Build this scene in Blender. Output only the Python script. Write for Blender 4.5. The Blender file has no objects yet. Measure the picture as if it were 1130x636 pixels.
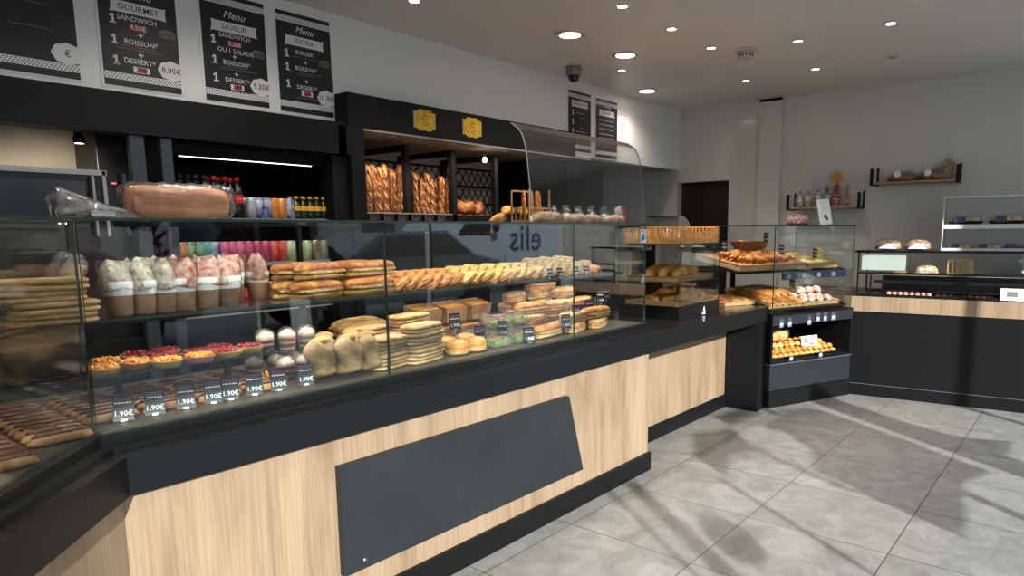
import bpy, math, random
from mathutils import Vector, Matrix
random.seed(7)
C = bpy.context.scene.collection
PI = math.pi
sin, cos = math.sin, math.cos

# ------------------------------------------------------------------ camera
FPX, PCX, PCY, W, HH = 755.188, 611.65, 363.70, 1130.0, 636.0
MR = ((0.62234922, -0.78271181, -0.00660811),
      (-0.11472847, -0.08286521, -0.98993471),
      (0.77428601, 0.61684323, -0.14137042))
EYE = 1.4
cd = bpy.data.cameras.new('camera'); cam = bpy.data.objects.new('camera', cd); C.objects.link(cam)
cd.sensor_width = 36; cd.lens = FPX/W*36
cd.shift_x = (W/2-PCX)/W; cd.shift_y = (PCY-HH/2)/W
cd.clip_start = .02
r0, r1, r2 = [Vector(r) for r in MR]
m = Matrix.Identity(4)
for i in range(3):
    m[i][0] = r0[i]; m[i][1] = -r1[i]; m[i][2] = -r2[i]
m.translation = Vector((0, 0, EYE)); cam.matrix_world = m
bpy.context.scene.camera = cam

# measuring aids: where a sight line meets a plane of the room
def ray(px, py):
    a, b = (px-PCX)/FPX, (py-PCY)/FPX
    return Vector([r0[i]*a+r1[i]*b+r2[i] for i in range(3)])
def on(px, py, z):
    d = ray(px, py); t = (z-EYE)/d.z
    return Vector((d.x*t, d.y*t, z))
def aty(px, py, Y):
    d = ray(px, py); t = Y/d.y
    return Vector((d.x*t, Y, d.z*t+EYE))
def atx(px, py, X):
    d = ray(px, py); t = X/d.x
    return Vector((X, d.y*t, d.z*t+EYE))
def atp(px, py, p, n):
    d = ray(px, py); e = Vector((0, 0, EYE))
    t = (Vector(p)-e).dot(Vector(n))/d.dot(Vector(n))
    return e+d*t

# ------------------------------------------------------------------ materials
def nd(nt, t, **k):
    n = nt.nodes.new(t)
    for a, b in k.items():
        if a.startswith('i_'):
            n.inputs[a[2:].replace('_', ' ')].default_value = b
        else: setattr(n, a, b)
    return n
def rgba(c): return (c[0], c[1], c[2], 1)
def hx(s):
    v = [int(s[i:i+2], 16)/255 for i in (0, 2, 4)]
    return tuple(x/12.92 if x <= .04045 else ((x+.055)/1.055)**2.4 for x in v)
MATS = {}
def mat(name, col, rough=.5, metal=0, cols=None, scale=8, stretch=(1, 1, 1), bump=0, bscale=40, emit=None, spec=.5, coat=0, detail=4, rnd=0, alpha=1, sub=0):
    if name in MATS: return MATS[name]
    M = bpy.data.materials.new(name); M.use_nodes = True; nt = M.node_tree; nt.nodes.clear()
    out = nd(nt, 'ShaderNodeOutputMaterial'); b = nd(nt, 'ShaderNodeBsdfPrincipled')
    nt.links.new(b.outputs[0], out.inputs[0])
    b.inputs['Base Color'].default_value = rgba(col); b.inputs['Roughness'].default_value = rough
    b.inputs['Metallic'].default_value = metal; b.inputs['Specular IOR Level'].default_value = spec
    b.inputs['Coat Weight'].default_value = coat; b.inputs['Coat Roughness'].default_value = .08
    b.inputs['Alpha'].default_value = alpha
    tc = nd(nt, 'ShaderNodeTexCoord'); mp = nd(nt, 'ShaderNodeMapping'); mp.inputs['Scale'].default_value = stretch
    nt.links.new(tc.outputs['Object'], mp.inputs['Vector'])
    oi = nd(nt, 'ShaderNodeObjectInfo')
    if rnd:
        mu = nd(nt, 'ShaderNodeMath', operation='MULTIPLY'); mu.inputs[1].default_value = 37
        nt.links.new(oi.outputs['Random'], mu.inputs[0]); nt.links.new(mu.outputs[0], mp.inputs['Location'])
    last = None
    if cols:
        n = nd(nt, 'ShaderNodeTexNoise'); n.inputs['Scale'].default_value = scale; n.inputs['Detail'].default_value = detail
        n.inputs['Roughness'].default_value = .6
        nt.links.new(mp.outputs[0], n.inputs['Vector'])
        r = nd(nt, 'ShaderNodeValToRGB'); nt.links.new(n.outputs['Fac'], r.inputs[0])
        el = r.color_ramp.elements; k = len(cols)
        while len(el) < k: el.new(.5)
        for i, c in enumerate(cols):
            el[i].position = .32+.36*i/(k-1); el[i].color = rgba(c)
        last = r.outputs[0]
        if rnd:
            hs = nd(nt, 'ShaderNodeHueSaturation'); mr = nd(nt, 'ShaderNodeMapRange')
            mr.inputs['To Min'].default_value = 1-rnd; mr.inputs['To Max'].default_value = 1+rnd
            nt.links.new(oi.outputs['Random'], mr.inputs['Value']); nt.links.new(mr.outputs[0], hs.inputs['Value'])
            nt.links.new(last, hs.inputs['Color']); last = hs.outputs[0]
        nt.links.new(last, b.inputs['Base Color'])
    if bump:
        n2 = nd(nt, 'ShaderNodeTexNoise'); n2.inputs['Scale'].default_value = bscale; n2.inputs['Detail'].default_value = 3
        nt.links.new(mp.outputs[0], n2.inputs['Vector'])
        bp = nd(nt, 'ShaderNodeBump'); bp.inputs['Strength'].default_value = min(1, bump); bp.inputs['Distance'].default_value = .01*max(1, bump)
        nt.links.new(n2.outputs['Fac'], bp.inputs['Height']); nt.links.new(bp.outputs[0], b.inputs['Normal'])
    if emit:
        b.inputs['Emission Color'].default_value = rgba(emit[0]); b.inputs['Emission Strength'].default_value = emit[1]
    MATS[name] = M; M.diffuse_color = rgba(col)
    return M
def film(name, tint=(1, 1, 1), ior=1.45, rough=0, haze=0, hazecol=(.8, .8, .8), bump=0, bscale=20, k=1.0):
    """clear sheet: see-through with a mirror coat, optional milky haze"""
    if name in MATS: return MATS[name]
    M = bpy.data.materials.new(name); M.use_nodes = True; nt = M.node_tree; nt.nodes.clear()
    out = nd(nt, 'ShaderNodeOutputMaterial')
    tr = nd(nt, 'ShaderNodeBsdfTransparent'); tr.inputs[0].default_value = rgba(tint)
    gl = nd(nt, 'ShaderNodeBsdfGlossy'); gl.inputs['Roughness'].default_value = rough
    fr = nd(nt, 'ShaderNodeFresnel'); ge = nd(nt, 'ShaderNodeNewGeometry'); mr = nd(nt, 'ShaderNodeMapRange')
    mr.inputs['To Min'].default_value = ior; mr.inputs['To Max'].default_value = 1/ior      # same reflectance from either side of the sheet
    nt.links.new(ge.outputs['Backfacing'], mr.inputs['Value']); nt.links.new(mr.outputs[0], fr.inputs[0])
    mx = nd(nt, 'ShaderNodeMixShader')
    src = tr.outputs[0]
    if haze:
        df = nd(nt, 'ShaderNodeBsdfDiffuse'); df.inputs[0].default_value = rgba(hazecol)
        m2 = nd(nt, 'ShaderNodeMixShader'); m2.inputs[0].default_value = haze
        nt.links.new(tr.outputs[0], m2.inputs[1]); nt.links.new(df.outputs[0], m2.inputs[2]); src = m2.outputs[0]
    mm = nd(nt, 'ShaderNodeMath', operation='MULTIPLY'); mm.inputs[1].default_value = k; mm.use_clamp = True
    nt.links.new(fr.outputs[0], mm.inputs[0]); nt.links.new(mm.outputs[0], mx.inputs[0])
    nt.links.new(src, mx.inputs[1]); nt.links.new(gl.outputs[0], mx.inputs[2]); nt.links.new(mx.outputs[0], out.inputs[0])
    if bump:
        tc = nd(nt, 'ShaderNodeTexCoord'); n2 = nd(nt, 'ShaderNodeTexNoise'); n2.inputs['Scale'].default_value = bscale; n2.inputs['Detail'].default_value = 3
        nt.links.new(tc.outputs['Object'], n2.inputs['Vector'])
        bp = nd(nt, 'ShaderNodeBump'); bp.inputs['Strength'].default_value = 1; bp.inputs['Distance'].default_value = bump
        nt.links.new(n2.outputs['Fac'], bp.inputs['Height']); nt.links.new(bp.outputs[0], gl.inputs['Normal']); nt.links.new(bp.outputs[0], fr.inputs['Normal'])
    MATS[name] = M
    return M

GLASS = film('clear glass', (.955, .97, .96), k=1.15)
WGLASS = film('window glass', (.93, .96, .95))
EDGE = mat('glass edge', hx('1c3830'), .3, spec=.5)
BAG = film('clear plastic bag', (.96, .96, .96), haze=.05, rough=.10, bump=.02, bscale=16, k=1.8)
BAGC = film('crumpled plastic', (.85, .85, .87), haze=.22, hazecol=(.6, .6, .62), rough=.12, bump=.03, bscale=22, k=3.0)
CUPM = film('clear cup plastic', (.95, .95, .95), haze=.12, rough=.05, k=1.6)
BLACK = mat('black laminate', hx('101114'), .45, spec=.18)
BAND = mat('anthracite laminate', hx('111316'), .45, spec=.22)
GLOSS = mat('glossy black rail', hx('08090b'), .3)
WORKTOP = mat('worktop', hx('1d1a1a'), .16, cols=[hx('151315'), hx('241e1d')], scale=5)
DARK = mat('matt black', hx('08090a'), .6, spec=.25)
HEAD = mat('header black', hx('0c0e10'), .55, spec=.2)
FRAME = mat('black steel', hx('0d0e10'), .45, spec=.25)
STEEL = mat('brushed steel', (.42, .42, .43), .35, 1)
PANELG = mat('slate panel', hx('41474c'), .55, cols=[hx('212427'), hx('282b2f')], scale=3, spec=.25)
WHITE = mat('white paint', hx('c9ccce'), .55)
BULK = mat('bulkhead paint', hx('e6e9ea'), .5)
CEIL = mat('ceiling paint', hx('e4e1de'), .42)
WALLR = mat('glossy wall panel', hx('cfcdc9'), .22, coat=.3)
PAPER = mat('white paper', hx('e8ecf2'), .6)
INK = mat('poster black', hx('121418'), .45)
INKW = mat('poster white', hx('e2e4ea'), .5)
INKR = mat('poster red', hx('b8283a'), .5)
INKG = mat('poster grey', hx('6e6a66'), .5)
MAGENTA = mat('magenta', hx('b03a86'), .5)
CARD = mat('price card', hx('1d232b'), .45, spec=.3)
PURPLE = mat('card purple', hx('7b4a72'), .4)
GOLD = mat('gold plaque', hx('d8ab1c'), .4, cols=[hx('c9970f'), hx('e6c23a')], scale=30)
GOLDD = mat('gold plaque ink', hx('8a6208'), .5)
WICK = None
CRUST = mat('golden crust', hx('b9793a'), .55, cols=[hx('7d4218'), hx('b87434'), hx('dca966')], scale=22, bump=.6, bscale=60, rnd=.18)
PALE = mat('pale bread', hx('cdb283'), .7, cols=[hx('8f6a38'), hx('b8965f'), hx('cdb27f')], scale=16, bump=.5, bscale=50, rnd=.1)
SOFT = mat('soft roll', hx('c8b28c'), .75, cols=[hx('957245'), hx('b49668'), hx('c7ad80')], scale=20, bump=.4, bscale=50, rnd=.1)
BROWN = mat('dark crust', hx('7a4522'), .5, cols=[hx('3c1c0c'), hx('7a441f'), hx('b27a45')], scale=18, bump=.8, bscale=45, rnd=.25)
BAGUE = mat('baguette crust', hx('a8622c'), .5, cols=[hx('45200c'), hx('713c18'), hx('a06a38')], scale=26, bump=.8, bscale=50, rnd=.25)
FLOUR = mat('floured crust', hx('a98467'), .8, cols=[hx('8a5838'), hx('c9a688'), hx('eee3d6')], scale=24, bump=.6, bscale=45, rnd=.12)
BUN = mat('glazed bun', hx('c7842f'), .25, cols=[hx('a65c1a'), hx('cf9244'), hx('e3bd7c')], scale=9, rnd=.08)
PASTRY = mat('glazed pastry', hx('c07a35'), .3, cols=[hx('7a3c14'), hx('c27a34'), hx('e2b06a')], scale=30, bump=.5, bscale=60, rnd=.15)
CHOC = mat('chocolate', hx('3a2016'), .3, cols=[hx('2a150e'), hx('4a2b1c')], scale=20)
ECL = mat('eclair dough', hx('b78555'), .6, cols=[hx('8d5a33'), hx('c99f70')], scale=24, rnd=.1)
CHEESE = mat('melted cheese', hx('d9bd5e'), .5, cols=[hx('b98b3a'), hx('dcc46c'), hx('e8dba0')], scale=26, bump=.6, rnd=.1)
LETT = mat('lettuce', hx('6f8d3a'), .5, cols=[hx('3f5f22'), hx('86a04a'), hx('c9cf9a')], scale=60, bump=.8)
HAM = mat('ham', hx('c97e6a'), .45, cols=[hx('b05a48'), hx('dc9c86')], scale=50, bump=.6)
EGG = mat('egg filling', hx('d99a2e'), .5, cols=[hx('b9681c'), hx('e3b14c')], scale=50, bump=.6)
APRI = mat('glazed apricot', hx('d98a24'), .2, cols=[hx('b85e14'), hx('e39a30'), hx('efc468')], scale=35, bump=.8)
RASP = mat('glazed raspberry', hx('6d1420'), .2, cols=[hx('480a14'), hx('8a1e2c'), hx('a84048')], scale=60, bump=.8)
CREAM = mat('whipped cream', hx('e6ddd0'), .5, cols=[hx('cdb99c'), hx('ece4d8')], scale=30, bump=.3)
KRAFT = mat('kraft paper', hx('9a7656'), .7, cols=[hx('82603f'), hx('a88464')], scale=14, rnd=.12)
PINKF = mat('pink patterned wrap', hx('cf9c90'), .45, cols=[hx('b5584f'), hx('d8a598'), hx('e8d6cc')], scale=55, rnd=.1, detail=2)
WHITEF = mat('white patterned wrap', hx('cfcabb'), .45, cols=[hx('8f8a5a'), hx('cfcbbb'), hx('e6e4dc')], scale=55, rnd=.08, detail=2)
SUGAR = mat('sugared bread', hx('d8a89a'), .6, cols=[hx('b05f50'), hx('e0b4a4'), hx('efe3dc')], scale=40, bump=.5, rnd=.12)
CARAM = mat('caramel pieces', hx('c98a2c'), .3, cols=[hx('8a4e14'), hx('d69a38'), hx('ecc878')], scale=80, bump=.9)

def wicker():
    M = mat('wicker', hx('b58450'), .6); nt = M.node_tree
    b = [n for n in nt.nodes if n.type == 'BSDF_PRINCIPLED'][0]; tc = [n for n in nt.nodes if n.type == 'TEX_COORD'][0]
    w = nd(nt, 'ShaderNodeTexBrick'); w.inputs['Scale'].default_value = 30; w.inputs['Color1'].default_value = rgba(hx('cda16c'))
    w.inputs['Color2'].default_value = rgba(hx('e4c292')); w.inputs['Mortar'].default_value = rgba(hx('7a5228'))
    w.inputs['Mortar Size'].default_value = .03; w.inputs['Brick Width'].default_value = .45; w.inputs['Row Height'].default_value = .18
    mp = nd(nt, 'ShaderNodeMapping'); mp.inputs['Rotation'].default_value = (PI/2, .0, .0)
    nt.links.new(tc.outputs['Object'], mp.inputs[0]); nt.links.new(mp.outputs[0], w.inputs['Vector'])
    nt.links.new(w.outputs['Color'], b.inputs['Base Color'])
    bp = nd(nt, 'ShaderNodeBump'); bp.inputs['Distance'].default_value = .004
    nt.links.new(w.outputs['Fac'], bp.inputs['Height']); bp.invert = True; nt.links.new(bp.outputs[0], b.inputs['Normal'])
    return M
WICK = wicker()

def woodmat(name, a, b_, c, horiz=False):
    M = mat(name, b_, .5); nt = M.node_tree
    b = [n for n in nt.nodes if n.type == 'BSDF_PRINCIPLED'][0]; tc = [n for n in nt.nodes if n.type == 'TEX_COORD'][0]
    mp = nd(nt, 'ShaderNodeMapping'); mp.inputs['Scale'].default_value = (5, 5, .55) if not horiz else (40, 40, 1)
    nt.links.new(tc.outputs['Object'], mp.inputs[0])
    n = nd(nt, 'ShaderNodeTexNoise'); n.inputs['Scale'].default_value = 1.6; n.inputs['Detail'].default_value = 8; n.inputs['Roughness'].default_value = .62; n.inputs['Distortion'].default_value = .8
    nt.links.new(mp.outputs[0], n.inputs['Vector'])
    r = nd(nt, 'ShaderNodeValToRGB'); el = r.color_ramp.elements; el.new(.5)
    el[0].position = .3; el[0].color = rgba(a); el[1].position = .48; el[1].color = rgba(b_); el[2].position = .7; el[2].color = rgba(c)
    nt.links.new(n.outputs['Fac'], r.inputs[0])
    mp2 = nd(nt, 'ShaderNodeMapping'); mp2.inputs['Scale'].default_value = (160, 160, 3)
    nt.links.new(tc.outputs['Object'], mp2.inputs[0])
    n2 = nd(nt, 'ShaderNodeTexNoise'); n2.inputs['Scale'].default_value = 1; n2.inputs['Detail'].default_value = 3
    nt.links.new(mp2.outputs[0], n2.inputs['Vector'])
    mx = nd(nt, 'ShaderNodeMix', data_type='RGBA', blend_type='MULTIPLY'); mx.inputs[0].default_value = .55
    r2_ = nd(nt, 'ShaderNodeValToRGB'); r2_.color_ramp.elements[0].position = .3; r2_.color_ramp.elements[0].color = (.6, .55, .5, 1); r2_.color_ramp.elements[1].position = .6
    nt.links.new(n2.outputs['Fac'], r2_.inputs[0])
    nt.links.new(r.outputs[0], mx.inputs[6]); nt.links.new(r2_.outputs[0], mx.inputs[7])
    # board joints every 0.52 m along x
    sx = nd(nt, 'ShaderNodeSeparateXYZ'); nt.links.new(tc.outputs['Object'], sx.inputs[0])
    nt.links.new(mx.outputs[2], b.inputs['Base Color'])
    return M
OAK = woodmat('light oak', hx('7e6953'), hx('978069'), hx('a58f77'))

def floormat():
    M = mat('stone floor tiles', (.3, .3, .3), .38, bump=0); nt = M.node_tree
    b = [n for n in nt.nodes if n.type == 'BSDF_PRINCIPLED'][0]; tc = [n for n in nt.nodes if n.type == 'TEX_COORD'][0]
    b.inputs['Specular IOR Level'].default_value = .4
    sp = nd(nt, 'ShaderNodeSeparateXYZ'); nt.links.new(tc.outputs['Object'], sp.inputs[0])
    def M2(op, a, c=None, d=None):
        n = nd(nt, 'ShaderNodeMath', operation=op)
        for i, x in enumerate((a, c, d)):
            if x is None: continue
            if isinstance(x, (int, float)): n.inputs[i].default_value = x
            else: nt.links.new(x, n.inputs[i])
        return n.outputs[0]
    tx, ty = .598, .638
    ux = M2('DIVIDE', M2('SUBTRACT', sp.outputs[0], 2.502-tx*20), tx); uy = M2('DIVIDE', M2('SUBTRACT', sp.outputs[1], 1.258-ty*20), ty)
    fx = M2('FRACT', ux); fy = M2('FRACT', uy)
    dx = M2('MULTIPLY', M2('MINIMUM', fx, M2('SUBTRACT', 1, fx)), tx); dy = M2('MULTIPLY', M2('MINIMUM', fy, M2('SUBTRACT', 1, fy)), ty)
    g = M2('LESS_THAN', M2('MINIMUM', dx, dy), .0024)
    cx = nd(nt, 'ShaderNodeCombineXYZ'); nt.links.new(M2('FLOOR', ux), cx.inputs[0]); nt.links.new(M2('FLOOR', uy), cx.inputs[1])
    wn = nd(nt, 'ShaderNodeTexWhiteNoise'); nt.links.new(cx.outputs[0], wn.inputs[0])
    # each tile shifts its own stone pattern
    vm = nd(nt, 'ShaderNodeVectorMath', operation='MULTIPLY_ADD'); nt.links.new(wn.outputs['Color'], vm.inputs[0]); vm.inputs[1].default_value = (20, 20, 20)
    nt.links.new(tc.outputs['Object'], vm.inputs[2])
    n1 = nd(nt, 'ShaderNodeTexNoise'); n1.inputs['Scale'].default_value = 5; n1.inputs['Detail'].default_value = 9; n1.inputs['Roughness'].default_value = .68; n1.inputs['Distortion'].default_value = 1.2
    nt.links.new(vm.outputs[0], n1.inputs['Vector'])
    r = nd(nt, 'ShaderNodeValToRGB'); el = r.color_ramp.elements; el.new(.5)
    for e, p, c in zip(el, (.33, .5, .68), (hx('797775'), hx('8a8886'), hx('9c9a98'))): e.position = p; e.color = rgba(c)
    nt.links.new(n1.outputs['Fac'], r.inputs[0])
    n3 = nd(nt, 'ShaderNodeTexNoise'); n3.inputs['Scale'].default_value = 90; n3.inputs['Detail'].default_value = 4
    nt.links.new(tc.outputs['Object'], n3.inputs['Vector'])
    r3 = nd(nt, 'ShaderNodeValToRGB'); r3.color_ramp.elements[0].position = .3; r3.color_ramp.elements[0].color = (.72, .72, .72, 1); r3.color_ramp.elements[1].position = .65
    nt.links.new(n3.outputs['Fac'], r3.inputs[0])
    mm = nd(nt, 'ShaderNodeMix', data_type='RGBA', blend_type='MULTIPLY'); mm.inputs[0].default_value = .6
    nt.links.new(r.outputs[0], mm.inputs[6]); nt.links.new(r3.outputs[0], mm.inputs[7])
    mx = nd(nt, 'ShaderNodeMix', data_type='RGBA'); nt.links.new(g, mx.inputs[0]); nt.links.new(mm.outputs[2], mx.inputs[6]); mx.inputs[7].default_value = rgba(hx('3b3a38'))
    nt.links.new(mx.outputs[2], b.inputs['Base Color'])
    bp = nd(nt, 'ShaderNodeBump'); bp.inputs['Distance'].default_value = .002; bp.inputs['Strength'].default_value = .4
    nt.links.new(n1.outputs['Fac'], bp.inputs['Height']); nt.links.new(bp.outputs[0], b.inputs['Normal'])
    return M
FLOORM = floormat()

# ------------------------------------------------------------------ mesh builder
class MB:
    def __init__(s): s.v = []; s.f = []; s.m = []; s.s = []
    def add(s, vs, fs, mi=0, sm=False, M=None):
        o = len(s.v)
        s.v += [tuple(M @ Vector(v)) for v in vs] if M is not None else [tuple(v) for v in vs]
        for i, f in enumerate(fs):
            s.f.append([o+q for q in f]); s.m.append(mi[i] if isinstance(mi, (list, tuple)) else mi); s.s.append(sm)
        return s
    def box(s, x0, x1, y0, y1, z0, z1, mi=0, M=None):
        vs = [(x, y, z) for z in (z0, z1) for y in (y0, y1) for x in (x0, x1)]
        return s.add(vs, [(0, 2, 3, 1), (4, 5, 7, 6), (0, 1, 5, 4), (2, 6, 7, 3), (0, 4, 6, 2), (1, 3, 7, 5)], mi, False, M)
    def prism(s, poly, z0, z1, mi=0, M=None, mside=None):
        n = len(poly); vs = [(x, y, z0) for x, y in poly]+[(x, y, z1) for x, y in poly]
        fs = [tuple(range(n))[::-1], tuple(range(n, 2*n))]+[(i, (i+1) % n, (i+1) % n+n, i+n) for i in range(n)]
        mm = [mi, mi]+[mi if mside is None else mside]*n
        return s.add(vs, fs, mm, False, M)
    def loft(s, rings, mi=0, sm=True, caps=True, M=None, closed=True):
        n = len(rings[0]); vs = [p for r in rings for p in r]; fs = []
        for a in range(len(rings)-1):
            for i in range(n if closed else n-1):
                j = (i+1) % n; fs.append((a*n+i, a*n+j, (a+1)*n+j, (a+1)*n+i))
        if caps: fs += [tuple(range(n))[::-1], tuple(range((len(rings)-1)*n, len(rings)*n))]
        return s.add(vs, fs, mi, sm, M)
    def lathe(s, prof, n=16, c=(0, 0, 0), mi=0, sm=True, M=None, caps=True):
        rings = [[(c[0]+r*cos(2*PI*i/n), c[1]+r*sin(2*PI*i/n), c[2]+z) for i in range(n)] for r, z in prof]
        return s.loft(rings, mi, sm, caps, M)
    def tube(s, path, r, n=8, mi=0, sm=True, M=None):
        rings = []; path = [Vector(p) for p in path]
        for i, p in enumerate(path):
            d = (path[min(i+1, len(path)-1)]-path[max(i-1, 0)]).normalized()
            a = d.cross(Vector((0, 0, 1)) if abs(d.z) < .9 else Vector((1, 0, 0))).normalized(); b = d.cross(a)
            rr = r[i] if isinstance(r, (list, tuple)) else r
            rings.append([tuple(p+a*cos(2*PI*k/n)*rr+b*sin(2*PI*k/n)*rr) for k in range(n)])
        return s.loft(rings, mi, sm, True, M)
    def build(s, name, mats, parent=None, bevel=0, loc=None, rz=0, **tags):
        me = bpy.data.meshes.new(name); me.from_pydata(s.v, [], s.f)
        if not isinstance(mats, (list, tuple)): mats = [mats]
        for m_ in mats: me.materials.append(m_)
        me.polygons.foreach_set('material_index', s.m); me.polygons.foreach_set('use_smooth', s.s); me.update()
        o = bpy.data.objects.new(name, me); C.objects.link(o)
        if parent is not None: o.parent = parent
        if loc is not None: o.location = loc
        o.rotation_euler.z = rz
        if bevel:
            b = o.modifiers.new('bevel', 'BEVEL'); b.width = bevel; b.segments = 2; b.limit_method = 'ANGLE'
        tag(o, **tags)
        return o
def tag(o, label=None, cat=None, group=None, kind=None):
    if label: o['label'] = label
    if cat: o['category'] = cat
    if group: o['group'] = group
    if kind: o['kind'] = kind
    return o
def thing(name, label, cat, loc=(0, 0, 0), rz=0, group=None):
    o = bpy.data.objects.new(name, None); C.objects.link(o); o.location = loc; o.rotation_euler = (0, 0, rz)
    o.empty_display_size = .05
    return tag(o, label, cat, group)
def dup(root, loc, rz=0, label=None, group=None, rot=None, sc=None):
    r = root.copy(); C.objects.link(r); r.location = loc; r.rotation_euler = rot if rot else (0, 0, rz)
    if sc: r.scale = (sc, sc, sc) if isinstance(sc, (int, float)) else sc
    if label: r['label'] = label
    if group: r['group'] = group
    for ch in list(root.children):
        c = ch.copy(); C.objects.link(c); c.parent = r
        for g in ch.children:
            d = g.copy(); C.objects.link(d); d.parent = c
    return r
class Kind:
    """first placement moves the source itself, later ones are copies"""
    def __init__(s, root): s.root = root; s.used = False
    def put(s, loc, rz=0, label=None, group=None, rot=None, sc=None):
        if not s.used:
            s.used = True; r = s.root; r.location = loc; r.rotation_euler = rot if rot else (0, 0, rz)
            if sc: r.scale = (sc, sc, sc) if isinstance(sc, (int, float)) else sc
            if label: r['label'] = label
            if group: r['group'] = group
            return r
        return dup(s.root, loc, rz, label, group, rot, sc)
ORD = ['first', 'second', 'third', 'fourth', 'fifth', 'sixth', 'seventh', 'eighth', 'ninth', 'tenth', 'eleventh', 'twelfth', 'thirteenth', 'fourteenth', 'fifteenth', 'sixteenth', 'seventeenth', 'eighteenth', 'nineteenth', 'twentieth', 'twenty-first', 'twenty-second', 'twenty-third', 'twenty-fourth']
def fl(i, n=None):
    if i == 0: return 'leftmost'
    if n and i == n-1: return 'rightmost'
    return ORD[i]+' from the left'

_tc = {}
def text_geo(s, bold=False, shear=0):
    k = (s, bold, shear)
    if k not in _tc:
        cu = bpy.data.curves.new('t', 'FONT'); cu.body = s; cu.size = 1; cu.align_x = 'CENTER'; cu.align_y = 'CENTER'; cu.resolution_u = 2
        cu.shear = shear
        if bold: cu.offset = .006
        ob = bpy.data.objects.new('t', cu); C.objects.link(ob)
        dg = bpy.context.evaluated_depsgraph_get(); me = bpy.data.meshes.new_from_object(ob.evaluated_get(dg))
        _tc[k] = ([tuple(v.co) for v in me.vertices], [tuple(p.vertices) for p in me.polygons])
        bpy.data.objects.remove(ob); bpy.data.curves.remove(cu); bpy.data.meshes.remove(me)
    return _tc[k]
def txt(mb, s, x, z, size, mi=0, y=0, bold=False, shear=0, sx=1, M=None):
    """text standing in the local xz plane, read from -y"""
    v, f = text_geo(s, bold, shear)
    mb.add([(x+a*size*sx, y, z+b*size) for a, b, _ in v], f, mi, False, M)

# ------------------------------------------------------------------ room shell
ZC = 2.70; YB = 3.72; XR = 6.92; YF = -1.25
def struct(name, mb, m_, **k):
    return mb.build(name, m_, kind='structure', **k)
mb = MB().box(-3, 7.2, YF, 5.0, -.1, 0); struct('floor', mb, FLOORM)
mb = MB().box(-3, 7.2, YF-.1, 5.0, ZC, ZC+.1); struct('ceiling', mb, CEIL)
mb = MB().box(-3, XR, 4.75, 4.9, 0, ZC); struct('wall_back', mb, mat('back wall paint', hx('3a3a3b'), .6))
mb = MB().box(-3, XR, YB, YB+.12, 2.062, ZC); struct('trim_1', mb, BULK, label='white painted bulkhead over the serving area')
mb = MB().box(-3.1, -3, YF, 4.9, 0, ZC); struct('wall_left', mb, WHITE)
# right wall with the dark doorway
DY0, DY1, DZ = 3.14, 3.75, 1.927
mb = MB().box(XR, XR+.15, YF, DY0, 0, ZC).box(XR, XR+.15, DY1, 4.9, 0, ZC).box(XR, XR+.15, DY0, DY1, DZ, ZC)
struct('wall_right', mb, WALLR)
mb = MB().box(XR+.1, XR+.14, DY0, DY1, 0, DZ); struct('door_1', mb, mat('dark brown door', hx('201714'), .5), label='dark brown doorway in the right wall')
pa, pb = atx(838.9, 111, XR-.06), atx(864, 107, XR-.06)
mb = MB().box(XR-.06, XR, pb.y, pa.y, 0, ZC-.002); struct('trim_2', mb, WALLR, label='flat white pilaster on the right wall')
mb = MB().box(XR-.065, XR-.0605, pb.y, pa.y, ZC-.03, ZC-.004); struct('trim_3', mb, FRAME, label='thin dark gap at the top of the pilaster')

# street front behind the viewer: glazing in white frames
FX = [-3, -1.75, 2.9, 4.75, 7.07]
mb = MB()
for x in FX[1:-1]: mb.box(x-.02, x+.02, YF-.06, YF, .08, 2.6)
mb.box(-3, 7.07, YF-.06, YF, 0, .08).box(-3, 7.07, YF-.06, YF, 2.6, ZC)

mb.box(4.77, 7.05, YF-.05, YF-.04, 2.05, 2.6)  # opaque panel added over the right windows to keep sun off the right wall
struct('wall_front', mb, WHITE)
for i in range(len(FX)-1):
    mb = MB().box(FX[i]+.03, FX[i+1]-.03, YF-.035, YF-.027, .08, 2.6); struct('window_%d' % (i+1), mb, WGLASS)

# ------------------------------------------------------------------ main counter
YW = 1.988          # counter front plane
ZB0, ZB1 = .706, .815
XA = .66            # corner where the counter turns towards the viewer
XE = 5.16
dl = Vector((-.68, -.733, 0)).normalized()     # direction of the turned left run
nl = Vector((dl.y, -dl.x, 0))                  # outward normal of that run (towards the room): pointing (-,+) flipped below
if nl.y > 0: nl = -nl
LRUN = 1.6
def runpoly(off0, off1, x1, back0=True):
    """plan polygon of a strip following the counter front, off0 behind the front plane to off1 behind it"""
    def corner(off):
        # intersection of the two offset lines
        y = YW+off; p = Vector((XA, YW, 0))-nl*off; t = (y-p.y)/dl.y
        return Vector((p.x+dl.x*t, y, 0))
    def end(off): return Vector((XA, YW, 0))-nl*off+dl*LRUN
    a, b = corner(off0), corner(off1); ea, eb = end(off0), end(off1)
    return [(x1, YW+off0), (x1, YW+off1), (b.x, b.y), (eb.x, eb.y), (ea.x, ea.y), (a.x, a.y)]
ctr = thing('serving_counter', 'long serving counter of light oak panels under a black worktop band', 'counter', (2.6, 2.3, 0))
def P(mb, name, mats, parent, **k):
    """build in room coordinates, then parent keeping the place"""
    o = mb.build(name, mats, None, **k); o.parent = parent
    o.matrix_parent_inverse = Matrix.LocRotScale(parent.location, parent.rotation_euler, None).inverted()
    return o
mb = MB().prism(runpoly(.02, .25, 3.40), .106, ZB0-.001); P(mb, 'oak_panel', OAK, ctr)
mb = MB().box(3.41, XE-.14, 2.268, 2.45, .106, ZB0-.001); P(mb, 'oak_panel', OAK, ctr)
mb = MB().prism(runpoly(0.0, .2, 3.405), 0, .106); P(mb, 'plinth', BLACK, ctr)
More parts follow.
